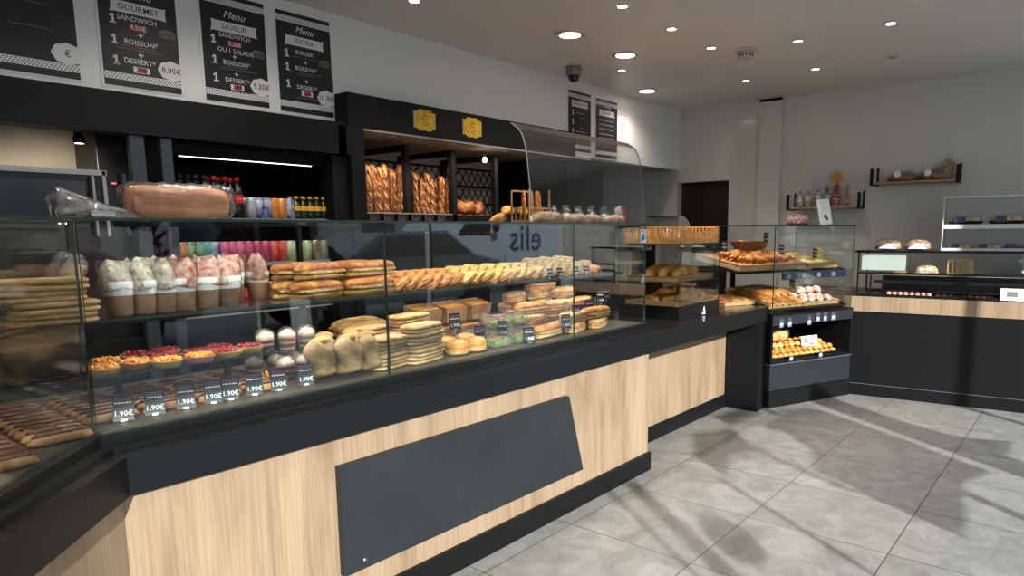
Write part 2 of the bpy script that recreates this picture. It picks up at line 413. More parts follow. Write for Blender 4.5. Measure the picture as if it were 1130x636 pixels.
mb = MB().box(3.41, 5.07, 2.262, 2.45, 0, .106); P(mb, 'plinth', BLACK, ctr)
mb = MB().prism(runpoly(0, .8, XE), ZB0, ZB1); P(mb, 'worktop', WORKTOP, ctr)
mb = MB().prism(runpoly(-.004, 0, XE), ZB0-.001, ZB1); P(mb, 'edge_band', BAND, ctr)
mb = MB().box(5.03, XE+.02, 2.0, 2.9, .001, ZB0-.001); P(mb, 'end_panel', BLACK, ctr)
mb = MB().box(5.02, 5.03, 2.0, 2.262, .08, .106); P(mb, 'groove_strip', DARK, ctr)
# slate board fixed on the oak; cast shadow built into its slanted right edge
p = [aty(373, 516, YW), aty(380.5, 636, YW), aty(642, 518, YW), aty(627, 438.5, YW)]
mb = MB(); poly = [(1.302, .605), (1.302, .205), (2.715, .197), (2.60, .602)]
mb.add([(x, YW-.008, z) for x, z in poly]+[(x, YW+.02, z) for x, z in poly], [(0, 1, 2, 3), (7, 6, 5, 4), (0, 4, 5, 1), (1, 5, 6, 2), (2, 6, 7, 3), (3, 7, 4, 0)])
pan = mb.build('kick_panel', PANELG, label='slate grey board with a cast shadow built into its slanting right edge, fixed on the oak counter front', cat='panel')
q = aty(403, 618, YW-.008)
mb = MB().lathe([(.0, -.006), (.006, -.005), (.008, 0), (.008, .002)], 12, mi=0)
b_ = mb.build('screw_head', STEEL, pan); b_.location = (q.x, YW-.009, q.z); b_.rotation_euler = (PI/2, 0, 0)
pan.location = (0, 0, 0)

# ------------------------------------------------------------------ glass display case on the counter
YG = 2.07; ZG0 = .862; ZG1 = 1.436; XG1 = 3.46; OFF = YG-YW
SX = [1.60, 2.765]
case = thing('display_case', 'long glass refrigerated display case full of bakery goods on the counter', 'display case', (2.0, 2.4, ZB1))
mb = MB().prism(runpoly(.035, .76, XG1+.01), ZB1, .835); P(mb, 'base', GLOSS, case)
mb = MB().prism(runpoly(.07, .76, XG1+.005), .835, ZG0); P(mb, 'rail', GLOSS, case)
ZD = ZG0+.006       # deck top
mb = MB().prism(runpoly(.10, .72, XG1-.01), ZG0, ZD); P(mb, 'deck', mat('deck steel', hx('4a453f'), .35), case)
def pane(x0, x1, nm='front_pane'):
    mb = MB().box(x0, x1, YG, YG+.008, ZG0+.001, ZG1, [1, 1, 0, 0, 1, 1]); return P(mb, nm, [GLASS, EDGE], case)
GXA = (Vector((XA, YW, 0))-nl*OFF); tt = (YG-GXA.y)/dl.y; GX0 = GXA.x+dl.x*tt
xs = [GX0+.004]+SX+[XG1]
for i in range(3): pane(xs[i]+(.003 if i else 0), xs[i+1]-.003)
# turned left pane
L0 = Vector((GX0, YG, 0)); M_l = Matrix.Translation(L0) @ Matrix.Rotation(math.atan2(dl.y, dl.x), 4, 'Z')
mb = MB().box(.004, LRUN, -.008, 0, ZG0+.001, ZG1, [1, 1, 0, 0, 1, 1], M=M_l); P(mb, 'corner_pane', [GLASS, EDGE], case)
mb = MB().prism(runpoly(OFF-.005, .66, XG1+.004), ZG1+.0005, ZG1+.0085, 0, mside=1); P(mb, 'top_pane', [GLASS, EDGE], case)
mb = MB().box(XG1-.008, XG1, YG+.009, YG+.62, ZG0+.001, ZG1, [1, 1, 1, 1, 0, 0]); P(mb, 'end_pane', [GLASS, EDGE], case)
# uprights and shelves
ZS = 1.158
def corner_at(off):
    y = YW+off; p = Vector((XA, YW, 0))-nl*off; t = (y-p.y)/dl.y
    return p.x+dl.x*t
mb = MB().prism(runpoly(.235, .60, XG1-.012), ZS-.008, ZS, 0, mside=1); P(mb, 'glass_shelf', [GLASS, EDGE], case)
for x in (.78, SX[0], SX[1], 3.43):
    mb = MB().box(x-.008, x+.008, YG+.56, YG+.585, ZD, ZG1); P(mb, 'upright', FRAME, case)
    mb = MB().add([(x-.004, YG+.56, ZS-.009), (x-.004, YG+.2, ZS-.009), (x-.004, YG+.2, ZS-.02), (x-.004, YG+.56, ZS-.05), (x+.004, YG+.56, ZS-.009), (x+.004, YG+.2, ZS-.009), (x+.004, YG+.2, ZS-.02), (x+.004, YG+.56, ZS-.05)],
                  [(0, 1, 2, 3), (7, 6, 5, 4), (0, 4, 5, 1), (1, 5, 6, 2), (2, 6, 7, 3), (3, 7, 4, 0)]); P(mb, 'shelf_bracket', FRAME, case)
ZT = .985; XT1 = 1.27
mb = MB().box(.69, XT1, 2.27, 2.60, ZT-.006, ZT, [0, 0, 1, 1, 1, 1]); P(mb, 'small_glass_shelf', [GLASS, EDGE], case)
for x in (.80, 1.15):
    mb = MB().box(x-.009, x+.009, 2.40, 2.418, ZD, ZT-.006); P(mb, 'shelf_post', CHOC, case)
# slim light strips behind the front edges of top pane and shelf
GLOW0 = mat('small lamp glow', (1, 1, 1), emit=((1, .9, .75), 3))
LED = mat('case light', (1, .95, .85), emit=((1, .90, .76), 24))
mb = MB().box(.72, 3.42, YG+.012, YG+.015, ZG1-.016, ZG1-.0005).box(.72, 3.42, YG+.015, YG+.04, ZG1-.003, ZG1-.0005); P(mb, 'light_housing', FRAME, case)
mb = MB().box(.75, 3.40, YG+.02, YG+.032, ZG1-.007, ZG1-.0035); P(mb, 'light_strip', LED, case)
mb = MB().box(.72, 3.42, YG+.180, YG+.183, ZS-.020, ZS-.0085).box(.72, 3.42, YG+.183, YG+.205, ZS-.011, ZS-.0085); P(mb, 'shelf_light_housing', FRAME, case)
mb = MB().box(.75, 3.40, YG+.186, YG+.198, ZS-.015, ZS-.0115); P(mb, 'shelf_light', LED, case)

# glass guard standing on the right of the case top
gd = thing('glass_guard', 'bent glass guard standing on the right end of the case top', 'glass guard', (2.95, 2.2, ZG1+.009))
ZTOP = ZG1+.009
prof = [(2.069, ZTOP), (2.085, 1.58), (2.105, 1.755), (2.115, 1.80), (2.130, 1.842), (2.15, 1.872), (2.20, 1.905)]
GA, GB = 2.452, 3.455
th = .006
vs = [(x, y, z) for x in (GA, GB) for y, z in prof]+[(x, y+th, z-th*.4) for x in (GA, GB) for y, z in prof]
n = len(prof); fs = []; mm = []
for i in range(n-1):
    fs.append((i, i+1, n+i+1, n+i)); mm.append(0)
    fs.append((2*n+i, 3*n+i, 3*n+i+1, 2*n+i+1)); mm.append(0)
    fs.append((i, 2*n+i, 2*n+i+1, i+1)); mm.append(1); fs.append((n+i, n+i+1, 3*n+i+1, 3*n+i)); mm.append(1)
fs += [(n-1, 3*n-1, 4*n-1, 2*n-1), (0, n, 3*n, 2*n)]; mm += [1, 1]
GGL = film('guard glass', (.88, .89, .89), k=2.2)
EDG2 = mat('pale glass edge', hx('8f9a96'), .3)
mb = MB().add(vs, fs, mm); P(mb, 'bent_pane', [GGL, EDG2], gd)

# ------------------------------------------------------------------ serving side: header, units, cooler, oven
YH = 3.585
hdr = thing('overhead_fascia', 'long black fascia box running over the drinks cooler and oven', 'fascia', (1.0, YH, 1.866))
mb = MB().box(-3, 2.52, YH, YB-.002, 1.866, 2.05); P(mb, 'board', HEAD, hdr)
XU0, XU1 = 2.54, aty(635, 160, YH).x
un = thing('bread_rack_unit', 'black bread rack unit with lattice back and projecting fascia', 'bread rack', (3.6, 4.0, 0))
ZU0, ZU1 = 2.032, 2.232
mb = MB().box(XU0, XU1, YH, YB-.002, ZU0, ZU1); P(mb, 'fascia', mat('fascia black', hx('0a0b0c'), .55, spec=.2), un)
XNR = aty(577, 190, 3.9).x+.55
XN0 = aty(402, 160, YH).x
mb = MB().box(XN0, XNR, YB+.121, 4.55, ZU0, ZU0+.02).box(XN0, XNR, YH, YB+.121, ZU0-.012, ZU0-.001); P(mb, 'soffit', mat('soffit grey', hx('8d8983'), .6), un)
mb = MB().box(XN0-.10, XN0, YH, 4.55, .9, 1.866).box(XN0-.18, XN0, YH, YB-.002, 1.866, ZU0-.001); P(mb, 'side_panel', HEAD, un)
XNW = aty(563, 177, 4.3).x
mb = MB().box(XNR-.30, XNR, YB+.125, 4.55, .9, ZU0-.001); P(mb, 'side_panel', DARK, un)
# lattice back
YL = 4.45
LATM = mat('lattice lining', hx('d0c6be'), .7)
mb = MB().box(XN0, XNR-.30, YL+.03, YL+.04, 1.0, ZU0-.001); P(mb, 'back_lining', LATM, un)
xw = [XN0, aty(459, 170, YL).x, aty(505, 170, YL).x, aty(550, 170, YL).x, XNR-.30]
for a, b in zip(xw[:-1], xw[1:]):
    mb = MB(); st = .075; k = int((b-a+.7)/st)
    for i in range(-12, k+1):
        for sgn in (1, -1):
            # diagonal slats clipped to the bay
            x0 = a+i*st; pts = []
            for z in (1.30, 1.96):
                xx = x0+(z-1.30)*.62 if sgn > 0 else x0+(1.96-z)*.62
                pts.append((xx, z))
            (xa, za), (xb, zb) = pts
            lo, hi = max(a, min(xa, xb)), min(b, max(xa, xb))
            if hi-lo < .02: continue
            f = lambda x: za+(zb-za)*(x-xa)/(xb-xa)
            mb.tube([(lo, YL, f(lo)), (hi, YL, f(hi))], .006, 4, sm=False)
    for z in (1.35, 1.50, 1.65, 1.80, 1.95): mb.box(a, b, YL-.012, YL+.004, z-.008, z+.008)
    P(mb, 'lattice', FRAME, un)
# frames projecting forward between bays
fronts = [(aty(450.5, 200, 3.80).x), (aty(501.5, 200, 3.80).x), (aty(548, 200, 3.80).x)]
for fx in fronts:
    bx = fx+.45
    mb = MB().box(fx-.020, fx+.020, 3.80, 3.84, 1.2, 2.0).box(fx-.02, fx+.02, 3.84, YL-.02, 1.96, 2.0).box(fx-.02, fx+.02, YL-.06, YL-.02, 1.2, 2.0).box(fx-.02, fx+.02, 3.84, YL-.02, 1.2, 1.24)
    P(mb, 'divider_frame', FRAME, un)
mb = MB().box(XN0, XNR-.30, 3.80, YL, 1.40, 1.425).box(XN0, XNR-.30, 3.80, 3.815, 1.425, 1.53); P(mb, 'shelf', FRAME, un)
ps, pe = aty(393, 230, 3.79), aty(494, 229.5, 3.79)
mb = MB().box(XN0+.01, fronts[1]-.04, 3.785, 3.797, 1.528, 1.536)
P(mb, 'tag_rail', mat('steel rail', (.45, .42, .4), .4, .8), un)
mb = MB().box(XN0-.10, XNR, YH+.06, 4.5, 0, 1.398); P(mb, 'lower_cupboard', DARK, un)
# base cupboards below (only seen through the case)
# plaque emblems
def plaque(px, py, lab):
    c = aty(px, py, YH-.006)
    t = thing('gold_plaque', lab, 'plaque', (c.x, YH, c.z), 0, 'gold plaques on the black fascia')
    w, h = .094, .074
    pts = []
    for i in range(48):
        a = 2*PI*i/48
        r = .97+.07*cos(4*a+PI)-.03*cos(8*a)
        pts.append((w*r*cos(a), h*r*sin(a)))
    # add squared shoulders
    def pl(s, y0, y1, mi, name, M_):
        mb = MB(); poly = [(x*s, z*s) for x, z in pts]; k = len(poly)
        mb.add([(x, y0, z) for x, z in poly]+[(x, y1, z) for x, z in poly], [tuple(range(k)), tuple(range(k, 2*k))[::-1]]+[(i, i+k, (i+1) % k+k, (i+1) % k) for i in range(k)])
        return mb.build(name, M_, t)
    mb = MB(); mb.box(-w*1.0, w*1.0, -.003, 0, -h*.72, h*.72); mb.build('back_plate', mat('plaque edge', hx('a9a287'), .5), t)
    pl(1.0, -.007, -.003, 0, 'plate', GOLD); pl(.82, -.008, -.007, 0, 'inner_border', GOLDD); pl(.78, -.0088, -.008, 0, 'inner_field', GOLD)
    mb = MB()
    for k, (z, wd) in enumerate(((.036, .025), (.026, .035), (-.016, .04), (-.028, .032), (-.038, .02))): mb.box(-wd, wd, -.0095, -.0088, z-.0022, z+.0022)
    mb.tube([(-.03, -.0092, .012), (-.022, -.0092, -.006), (-.012, -.0092, .012), (-.004, -.0092, -.004), (.006, -.0092, .012), (.016, -.0092, -.004), (.028, -.0092, .01)], .0028, 5)
    mb.build('lettering', GOLDD, t)
    return t
plaque(469, 133, 'gold ornate plaque on the black fascia, the left one above the baguettes')
plaque(521.5, 141, 'gold ornate plaque on the black fascia, the right one above the glass guard')

c = aty(86, 143, 3.75)
t = thing('fascia_spotlight', 'small black spotlight under the fascia above the oven', 'spotlight', (c.x, 3.75, 1.8655))
MB().lathe([(0, -.045), (.024, -.045), (.026, -.02), (.012, -.012), (.012, 0)], 14).build('housing', FRAME, t); MB().lathe([(0, -.046), (.019, -.0458)], 12, caps=False).build('glowing_disc', GLOW0, t)
l = bpy.data.lights.new('fascia_lamp', 'SPOT'); l.energy = 9; l.spot_size = math.radians(130); l.spot_blend = .8; l.shadow_soft_size = .02; l.color = (1, .88, .72)
o = bpy.data.objects.new('fascia_lamp', l); C.objects.link(o); o.parent = t; o.location = (0, 0, -.06); o.rotation_euler = (.75, 0, 0)
# pendant bulb
c = aty(535, 175, 3.70)
t = thing('hanging_bulb', 'small bare bulb hanging in front of the bread rack', 'lamp', (c.x, 3.70, ZU0-.012))
mb = MB().tube([(0, 0, 0), (0, 0, c.z+.02-ZU0+.012)], .0015, 6); mb.build('cable', FRAME, t)
dz = c.z-ZU0+.012
mb = MB().lathe([(.007, .03), (.009, .028), (.009, .008), (.007, .006)], 12, (0, 0, dz)); mb.build('socket', STEEL, t)
mb = MB().lathe([(.0, -.03), (.010, -.028), (.016, -.018), (.017, -.008), (.012, .004), (.007, .008)], 14, (0, 0, dz)); mb.build('bulb', mat('glowing bulb', (1, .9, .7), emit=((1, .85, .6), 14)), t)

# drinks cooler
xc0, xc1 = aty(192, 200, 3.62).x, aty(393, 200, 3.62).x
co = thing('drinks_cooler', 'black open drinks cooler lit by strips below the fascia', 'cooler', ((xc0+xc1)/2, 3.9, 0))
Y0c, Y1c = 3.62, 4.30
mb = MB().box(xc0-.06, xc0, Y0c, Y1c, 0, 1.86).box(xc1-.16, XN0-.102, Y0c+.003, Y1c, 0, 1.86).box(xc0, xc1-.16, Y1c-.03, Y1c, .3, 1.86).box(xc0, xc1-.16, YB+.002, Y1c-.03, 1.80, 1.86).box(xc0, xc1-.16, Y0c, Y1c-.03, 0, .3)
P(mb, 'casing', DARK, co)
mb = MB().box(xc0-.055, xc0-.005, Y0c-.02, Y0c-.001, .3, 1.86); P(mb, 'door_frame', mat('blue grey steel', hx('2d3640'), .4), co)
mb = MB().box(xc0-.19, xc0-.13, Y0c-.02, Y0c+.02, 0, 1.862); P(mb, 'side_post', mat('blue grey steel', hx('2d3640'), .4), co)
z1 = aty(300, 240, 3.75).z-.012; z2 = aty(300, 289, 3.75).z; z3 = z2-.26
for z in (z1, z2, z3):
    mb = MB().box(xc0+.001, xc1-.161, 3.70, Y1c-.031, z-.012, z); P(mb, 'shelf', FRAME, co)
    mb = MB().box(xc0+.001, xc1-.161, 3.69, 3.70, z-.018, z+.004); P(mb, 'shelf_edge', mat('shelf edge grey', hx('8a8c8e'), .5), co)
pL, pR = aty(205, 173, 3.66), aty(352, 187.5, 3.66)
LEDW = mat('cooler strip light', (1, 1, 1), emit=((.9, .95, 1), 2.4))
LED2 = mat('cooler shelf light', (1, 1, 1), emit=((.9, .95, 1), 1.5))
mb = MB().box(pL.x, pR.x, 3.735, 3.74, 1.795, 1.798); P(mb, 'light_strip', LEDW, co)
mb = MB().box(xc0+.02, xc1-.2, 3.72, 3.726, z1-.022, z1-.0125); P(mb, 'light_strip', LED2, co)

# grey panel, black tall unit and oven on the far left
xo0, xo1 = aty(60, 190, 3.7).x, aty(137, 190, 3.7).x
ov = thing('oven', 'stainless framed oven with black door at the far left', 'oven', ((xo0+xo1)/2, 3.9, 0))
zt = aty(71, 187, 3.70).z
mb = MB().box(-.4, xo1, 3.70, 4.3, .9, zt); P(mb, 'body', mat('oven black', hx('15171a'), .25), ov)
mb = MB().box(-.4, xo1-.08, 3.685, 3.70, zt-.02, zt+.004); P(mb, 'trim_rail', STEEL, ov)
mb = MB().box(.62, xo1-.17, 3.69, 3.70, zt-.26, zt-.05); P(mb, 'door_glass', mat('oven glass', hx('2c323a'), .1), ov)
mb = MB().box(xo1-.15, xo1-.14, 3.665, 3.675, zt-.30, zt-.025).box(xo1-.10, xo1-.085, 3.685, 3.70, zt-.30, zt-.0).box(xo1-.012, xo1, 3.685, 3.70, zt-.3, zt-.005); P(mb, 'handle', STEEL, ov)
mb = MB().box(xo1-.06, xo1-.04, 3.695, 3.70, zt-.055, zt-.05); P(mb, 'display_light', mat('red light', (1, .1, .1), emit=((1, .05, .08), 3)), ov)
mb = MB().box(-.4, xo1, 3.65, 4.3, 0, .899); P(mb, 'stand', DARK, ov)
pz = aty(71, 147, 4.28)
mb = MB().box(-.4, aty(112, 170, 4.31).x, 4.31, 4.33, .9, 2.06)
mb.build('wall_panel', mat('taupe board', hx('b5ab9a'), .7, cols=[hx('a89e8c'), hx('beb4a2')], scale=4), label='taupe wall board behind the oven at far left', cat='panel')
xt0, xt1 = aty(116, 170, 4.31).x, xc0-.20
mb = MB().box(xt0, xt1, 4.0, 4.3, .9, 2.05)
mb.build('tall_cabinet', mat('tall cabinet black', hx('0d0f0f'), .4), bevel=.003, label='tall black cabinet between the oven and the drinks cooler', cat='cabinet')

# back right: dark service opening and a pale post
xk = aty(738, 220, 4.3)
# ------------------------------------------------------------------ posters
def poster(name, x0, x1, z0, z1, head, lines, lab, sign=None, first=True):
    w, h = x1-x0, z1-z0
    t = thing(name, lab, 'poster', ((x0+x1)/2, YB, z0), 0, 'black menu posters on the white bulkhead')
    MB().box(-w/2-.012, w/2+.008, -.004, 0, -.008, h+.008).build('backing', PAPER, t)
    MB().box(-w/2, w/2, -.006, -.0045, 0, h).build('print', INK, t)
    for zz in (.03*h/.55, h-.055):
        mb = MB()       # key pattern band
        mb.box(-w/2, w/2, -.0066, -.0062, zz, zz+.032, 0)
        k = 46
        for i in range(k):
            x = -w/2+(i+.5)*w/k
            for r in range(3):
                if (i+r) % 2 == 0: mb.box(x-.0026, x+.0026, -.0071, -.0066, zz+.004+r*.009, zz+.010+r*.009, 1)
        mb.build('pattern_band', [INKW, INK], t)
    if head:
        sc, zc = head
        mb = MB(); txt(mb, 'Menu', 0, zc+.062, .052, 0, -.0066, shear=.4); mb.build('heading', INKW, t)
        pts = [(a*w/.345, zc+b) for (a, b) in ((-.120, .029), (-.102, .026), (.11, .026), (.124, .031), (.119, 0), (.124, -.029), (.102, -.026), (-.11, -.026), (-.126, -.031), (-.119, 0))]
        lb = MB(); lb.add([(x, -.0068, z) for x, z in pts], [tuple(range(len(pts)))]).build('banner', INKW, t)
        mb = MB(); txt(mb, sc, 0, zc, .037, 0, -.0072, bold=True, sx=1.05); mb.build('banner_lettering', INK, t)
    mb = MB(); mats = [INKW, INKR, INKG, INK]
    for (s, x, z, sz, mi, kw) in lines:
        if s == '#':   # struck-out price block
            mb.box(x-.036, x+.036, -.0068, -.0064, z-.014, z+.014, 1 if mi == 1 else 0)
            if mi != 1: mb.box(x-.018, x+.022, -.0072, -.0068, z-.012, z+.012, 1)
            if kw: txt(mb, kw['t'], x, z, .03, 3 if mi != 1 else 0, -.0076, bold=True)
        elif s == '1':
            mb.box(x-.005, x+.005, -.0068, -.0064, z-.021, z+.022, mi).box(x-.013, x+.013, -.0068, -.0064, z-.021, z-.014, mi)
            mb.add([(x-.005, -.0066, z+.022), (x-.015, -.0066, z+.012), (x-.015, -.0066, z+.005), (x-.005, -.0066, z+.012)], [(0, 1, 2, 3)], mi)
        elif s == '-': mb.box(x-sz, x+sz, -.0068, -.0064, z-.0016, z+.0016, mi)
        else: txt(mb, s, x, z, sz, mi, -.0068, **kw)
    mb.build('lettering', mats, t)
    if w > .34 and first:
        zi = {'GOURMET': .275, 'SAVEUR': .275, 'EXTRA': .30}.get(head[0] if head else '', 0)
        if zi:
            mb = MB(); mb.add([(.125+.038*cos(a_), -.0068, zi+.004+.022*max(0, sin(a_))) for a_ in [PI*q/10 for q in range(11)]], [tuple(range(11))])
            mb.box(.087, .163, -.0068, -.0064, zi-.006, zi-.001).box(.090, .160, -.0068, -.0064, zi-.016, zi-.009); mb.build('line_drawing', INKG, t)
    if sign:
        mb = MB(); pts = []
        for i in range(32):
            a = 2*PI*i/32; r = 1+.05*cos(8*a); pts.append((.062*r*cos(a), .046*r*sin(a)))
        mb.add([(x, -.0078, z) for x, z in pts], [tuple(range(32))]); o = mb.build('price_badge', INKW, t); o.location = (w/2-.042, 0, .105)
        mb = MB(); txt(mb, sign, 0, 0, .040, 0, -.0084, bold=True); mb.build('badge_lettering', INK, o)
    return t
B1 = {'bold': True}
def menu(items):
    return items
T4 = .044
def one(z): return ('1', -.115, z, .060, 0, B1)
L1 = [one(.305), ('SANDWICH', -.01, .317, .033, 0, B1), ('#', -.008, .280, 0, 1, {'t': '4.50€'}), ('+', 0, .247, .05, 0, B1), one(.212), ('BOISSON*', .0, .210, .033, 0, B1),
      ('-', -.01, .190, .075, 2, {}), ('-', -.01, .178, .10, 2, {}), ('+', -.005, .154, .05, 0, B1), one(.118), ('DESSERT*', -.012, .123, .033, 0, B1), ('#', -.008, .086, 0, 0, {'t': '2.90'}), ('-', -.02, .062, .075, 2, {})]
poster('menu_poster', 1.303, 1.648, 2.10, 2.655, ('GOURMET', .366), L1, 'black menu poster headed GOURMET with price 8.90€', '8.90€')
L2 = [one(.315), ('SANDWICH', -.0, .342, .032, 0, B1), ('#', -.003, .304, 0, 1, {'t': '5.20€'}), ('OU 1 SALADE', .0, .268, .032, 0, B1), ('+', -.008, .238, .046, 0, B1), one(.212), ('BOISSON*', .0, .205, .032, 0, B1),
      ('-', .0, .186, .06, 2, {}), ('-', .01, .174, .10, 2, {}), ('+', -.004, .149, .046, 0, B1), one(.121), ('DESSERT*', -.0, .117, .032, 0, B1), ('#', -.004, .083, 0, 0, {'t': '2.90'}), ('-', .0, .060, .07, 2, {})]
poster('menu_poster', 1.770, 2.118, 2.095, 2.645, ('SAVEUR', .386), L2, 'black menu poster headed SAVEUR with price 9.30€', '9.30€')
L3 = [one(.325), ('BURGER', -.005, .338, .031, 0, B1), ('-', -.0, .313, .08, 2, {}), ('+', .0, .287, .044, 0, B1), one(.251), ('BOISSON*', .0, .251, .031, 0, B1),
      ('-', .0, .228, .10, 2, {}), ('-', .0, .217, .06, 2, {}), ('+', .0, .182, .044, 0, B1), one(.158), ('DESSERT*', .002, .146, .031, 0, B1), ('#', .0, .114, 0, 0, {'t': '2.90'}), ('-', .0, .088, .07, 2, {})]
poster('menu_poster', 2.186, 2.53, 2.092, 2.642, ('EXTRA', .399), L3, 'black menu poster headed EXTRA with price 10.30€', '10.30€')
poster('menu_poster', .86, 1.205, 2.10, 2.65, ('MENU', .38), [('-', 0, .3, .08, 2, {}), ('-', 0, .2, .08, 2, {})], 'black menu poster cut off at the far left edge of view', '€')
# small line drawings of sandwich / burger
L4 = [('1', -.10, .33, .04, 0, B1), ('-', .02, .33, .06, 0, {}), ('+', .02, .29, .031, 0, B1), ('1', -.10, .25, .04, 0, B1), ('+', .02, .20, .031, 0, B1), ('1', -.10, .17, .04, 0, B1), ('-', .02, .17, .07, 0, {}), ('-', .02, .13, .07, 0, {})]
poster('menu_poster', 4.878, 5.212, 2.105, 2.615, ('SANDWICH', .405), L4, 'smaller black menu poster below the dome camera, left of a pair')
L5 = [('-', .0, .34, .12, 0, {}), ('-', .0, .30, .12, 0, {}), ('-', .0, .26, .12, 0, {}), ('-', .0, .215, .12, 0, {}), ('-', .0, .18, .12, 0, {}), ('-', -.06, .15, .04, 0, {}), ('-', .06, .15, .04, 0, {}), ('#', -.02, .12, 0, 1, {})]
poster('menu_poster', 5.292, 5.645, 2.08, 2.605, ('DESSERT', .404), L5, 'smaller black menu poster seen through the glass guard, right of a pair')
c0 = aty(682, 129, YB); c1 = aty(692.5, 157, YB)
t = thing('paper_notice', 'narrow white paper notice with red lines beside the menu posters', 'notice', ((c0.x+c1.x)/2, YB, c1.z))
MB().box(-.065, .065, -.003, 0, 0, c0.z-c1.z).build('sheet', PAPER, t)
mb = MB()
for i in range(8): mb.box(-.05, -.01, -.004, -.003, .03+i*.035, .036+i*.035); mb.box(.01, .05, -.004, -.003, .03+i*.035, .036+i*.035)
mb.build('lettering', mat('pale red ink', hx('c98a80'), .6), t)

# ------------------------------------------------------------------ ceiling fittings
RIM = mat('lamp rim', hx('c9c2b8'), .4); GLOW = mat('downlight glow', (1, 1, 1), emit=((1, .82, .66), 7)); SPOTG = mat('spot glow', (1, 1, 1), emit=((1, .95, .86), 9)); OFFG = mat('unlit spot', hx('6b6a68'), .3)
def downlight(x, y, r, g, label, grp, power, spot=140):
    t = thing('ceiling_downlight', label, 'ceiling light', (x, y, ZC-.0005), 0, grp)
    MB().lathe([(r*.8, -.006), (r, -.010), (r*1.18, -.006), (r*1.2, 0)], 28).build('rim', RIM, t)
    MB().lathe([(0, -.0075), (r*.82, -.0072)], 24, caps=False).build('glowing_disc', g, t)
    if power:
        l = bpy.data.lights.new('downlight_lamp', 'SPOT'); l.energy = power; l.spot_size = math.radians(spot); l.spot_blend = 1; l.shadow_soft_size = r*.8; l.color = (1, .9, .78)
        o = bpy.data.objects.new('downlight_lamp', l); C.objects.link(o); o.parent = t; o.location = (0, 0, -.02)
BIG = 'large round downlights'; SM = 'small ceiling spotlights'
for i, (q, d) in enumerate((((629, 38), 'nearest to the GOURMET side'), ((690, 60.5), 'middle one of the row of three'), ((714, 100), 'farthest one, closest to the corner'))):
    p = on(q[0], q[1], ZC); downlight(p.x, p.y, .085, GLOW, 'large round warm ceiling downlight, '+d, BIG, 45 if i < 2 else 20)
sp = [((687, 6), 1, 'at the top edge of the view'), ((741, 31), 1, 'right of the nearest large downlight'), ((785, 52), 1, 'just left of the smoke detector'), ((686, 77), 1, 'between two large downlights near the bulkhead'),
      ((822, 56), 0, 'hidden'), ((880.5, 44.5), 1, 'right of the smoke detector'), ((983, 25), 1, 'farthest right of all'), ((900, 75.5), 1, 'above the pilaster'), ((823, 88.5), 1, 'below the smoke detector'), ((985, 62.5), 2, 'unlit one at the right'), ((457, 0), 1, 'at top edge near the EXTRA poster')]
for q, k, d in sp:
    if d == 'hidden': continue
    p = on(q[0], q[1], ZC); downlight(p.x, p.y, .034, SPOTG if k == 1 else OFFG, 'small round ceiling spotlight, '+d, SM, 20 if k == 1 else 0, 100)
for i, (x, y) in enumerate(((.4, 2.6), (1.2, 2.35), (2.0, 2.3), (2.3, 1.2), (.9, 1.2), (1.8, 2.95))):  # downlights out of view, added to brighten the bulkhead
    downlight(x, y, .05, SPOTG, 'added out-of-view fill downlight above the left part of the counter, '+ORD[i], SM, 22, 155)
p = on(823, 55, ZC)
t = thing('smoke_detector', 'white round smoke detector on the ceiling among the spotlights', 'smoke detector', (p.x, p.y, ZC-.0005))
WP = mat('white plastic', hx('c4c2be'), .4)
MB().lathe([(.085, 0), (.085, -.008), (.08, -.012), (.02, -.013)], 28).build('base_plate', WP, t)
mb = MB().lathe([(.052, -.013), (.052, -.035), (.046, -.055), (.03, -.062), (0, -.063)], 24)
mb.build('sensor_body', WP, t)
mb = MB()
for i in range(12):
    a = 2*PI*i/12; mb.box(.050, .0545, -.006, .006, -.05, -.028, M=Matrix.Rotation(a, 4, 'Z'))
mb.build('vent_slots', INKG, t)
p = on(633, 74, ZC)
t = thing('dome_camera', 'grey security dome camera on the ceiling above small posters', 'security camera', (p.x, p.y, ZC-.0005))
MB().lathe([(.062, 0), (.064, -.012), (.062, -.055), (.055, -.065), (.04, -.068)], 24).build('housing', mat('camera grey', hx('77787a'), .4), t)
MB().lathe([(.045, -.066), (.044, -.085), (.034, -.105), (.018, -.116), (0, -.119)], 20).build('dome', mat('dome black', hx('111214'), .08), t)

for i, px in enumerate((433, 500, 556)):
    p = aty(px, 150, 3.66)
    t = thing('rack_spotlight', 'small recessed spotlight in the soffit above the bread rack, '+fl(i, 3), 'spotlight', (p.x, 3.655, ZU0-.0125), 0, 'spotlights above the bread rack')
    MB().lathe([(.02, -.003), (.028, -.004), (.03, 0)], 16).build('rim', RIM, t); MB().lathe([(0, -.003), (.021, -.0028)], 14, caps=False).build('glowing_disc', SPOTG, t)
    l = bpy.data.lights.new('rack_lamp', 'SPOT'); l.energy = 9; l.spot_size = math.radians(120); l.spot_blend = .7; l.shadow_soft_size = .02; l.color = (1, .82, .6)
    o = bpy.data.objects.new('rack_lamp', l); C.objects.link(o); o.parent = t; o.location = (0, 0, -.015); o.rotation_euler = (.5, 0, 0)

# ================================================================== right side of the shop
ez = Vector((0, 0, 1))
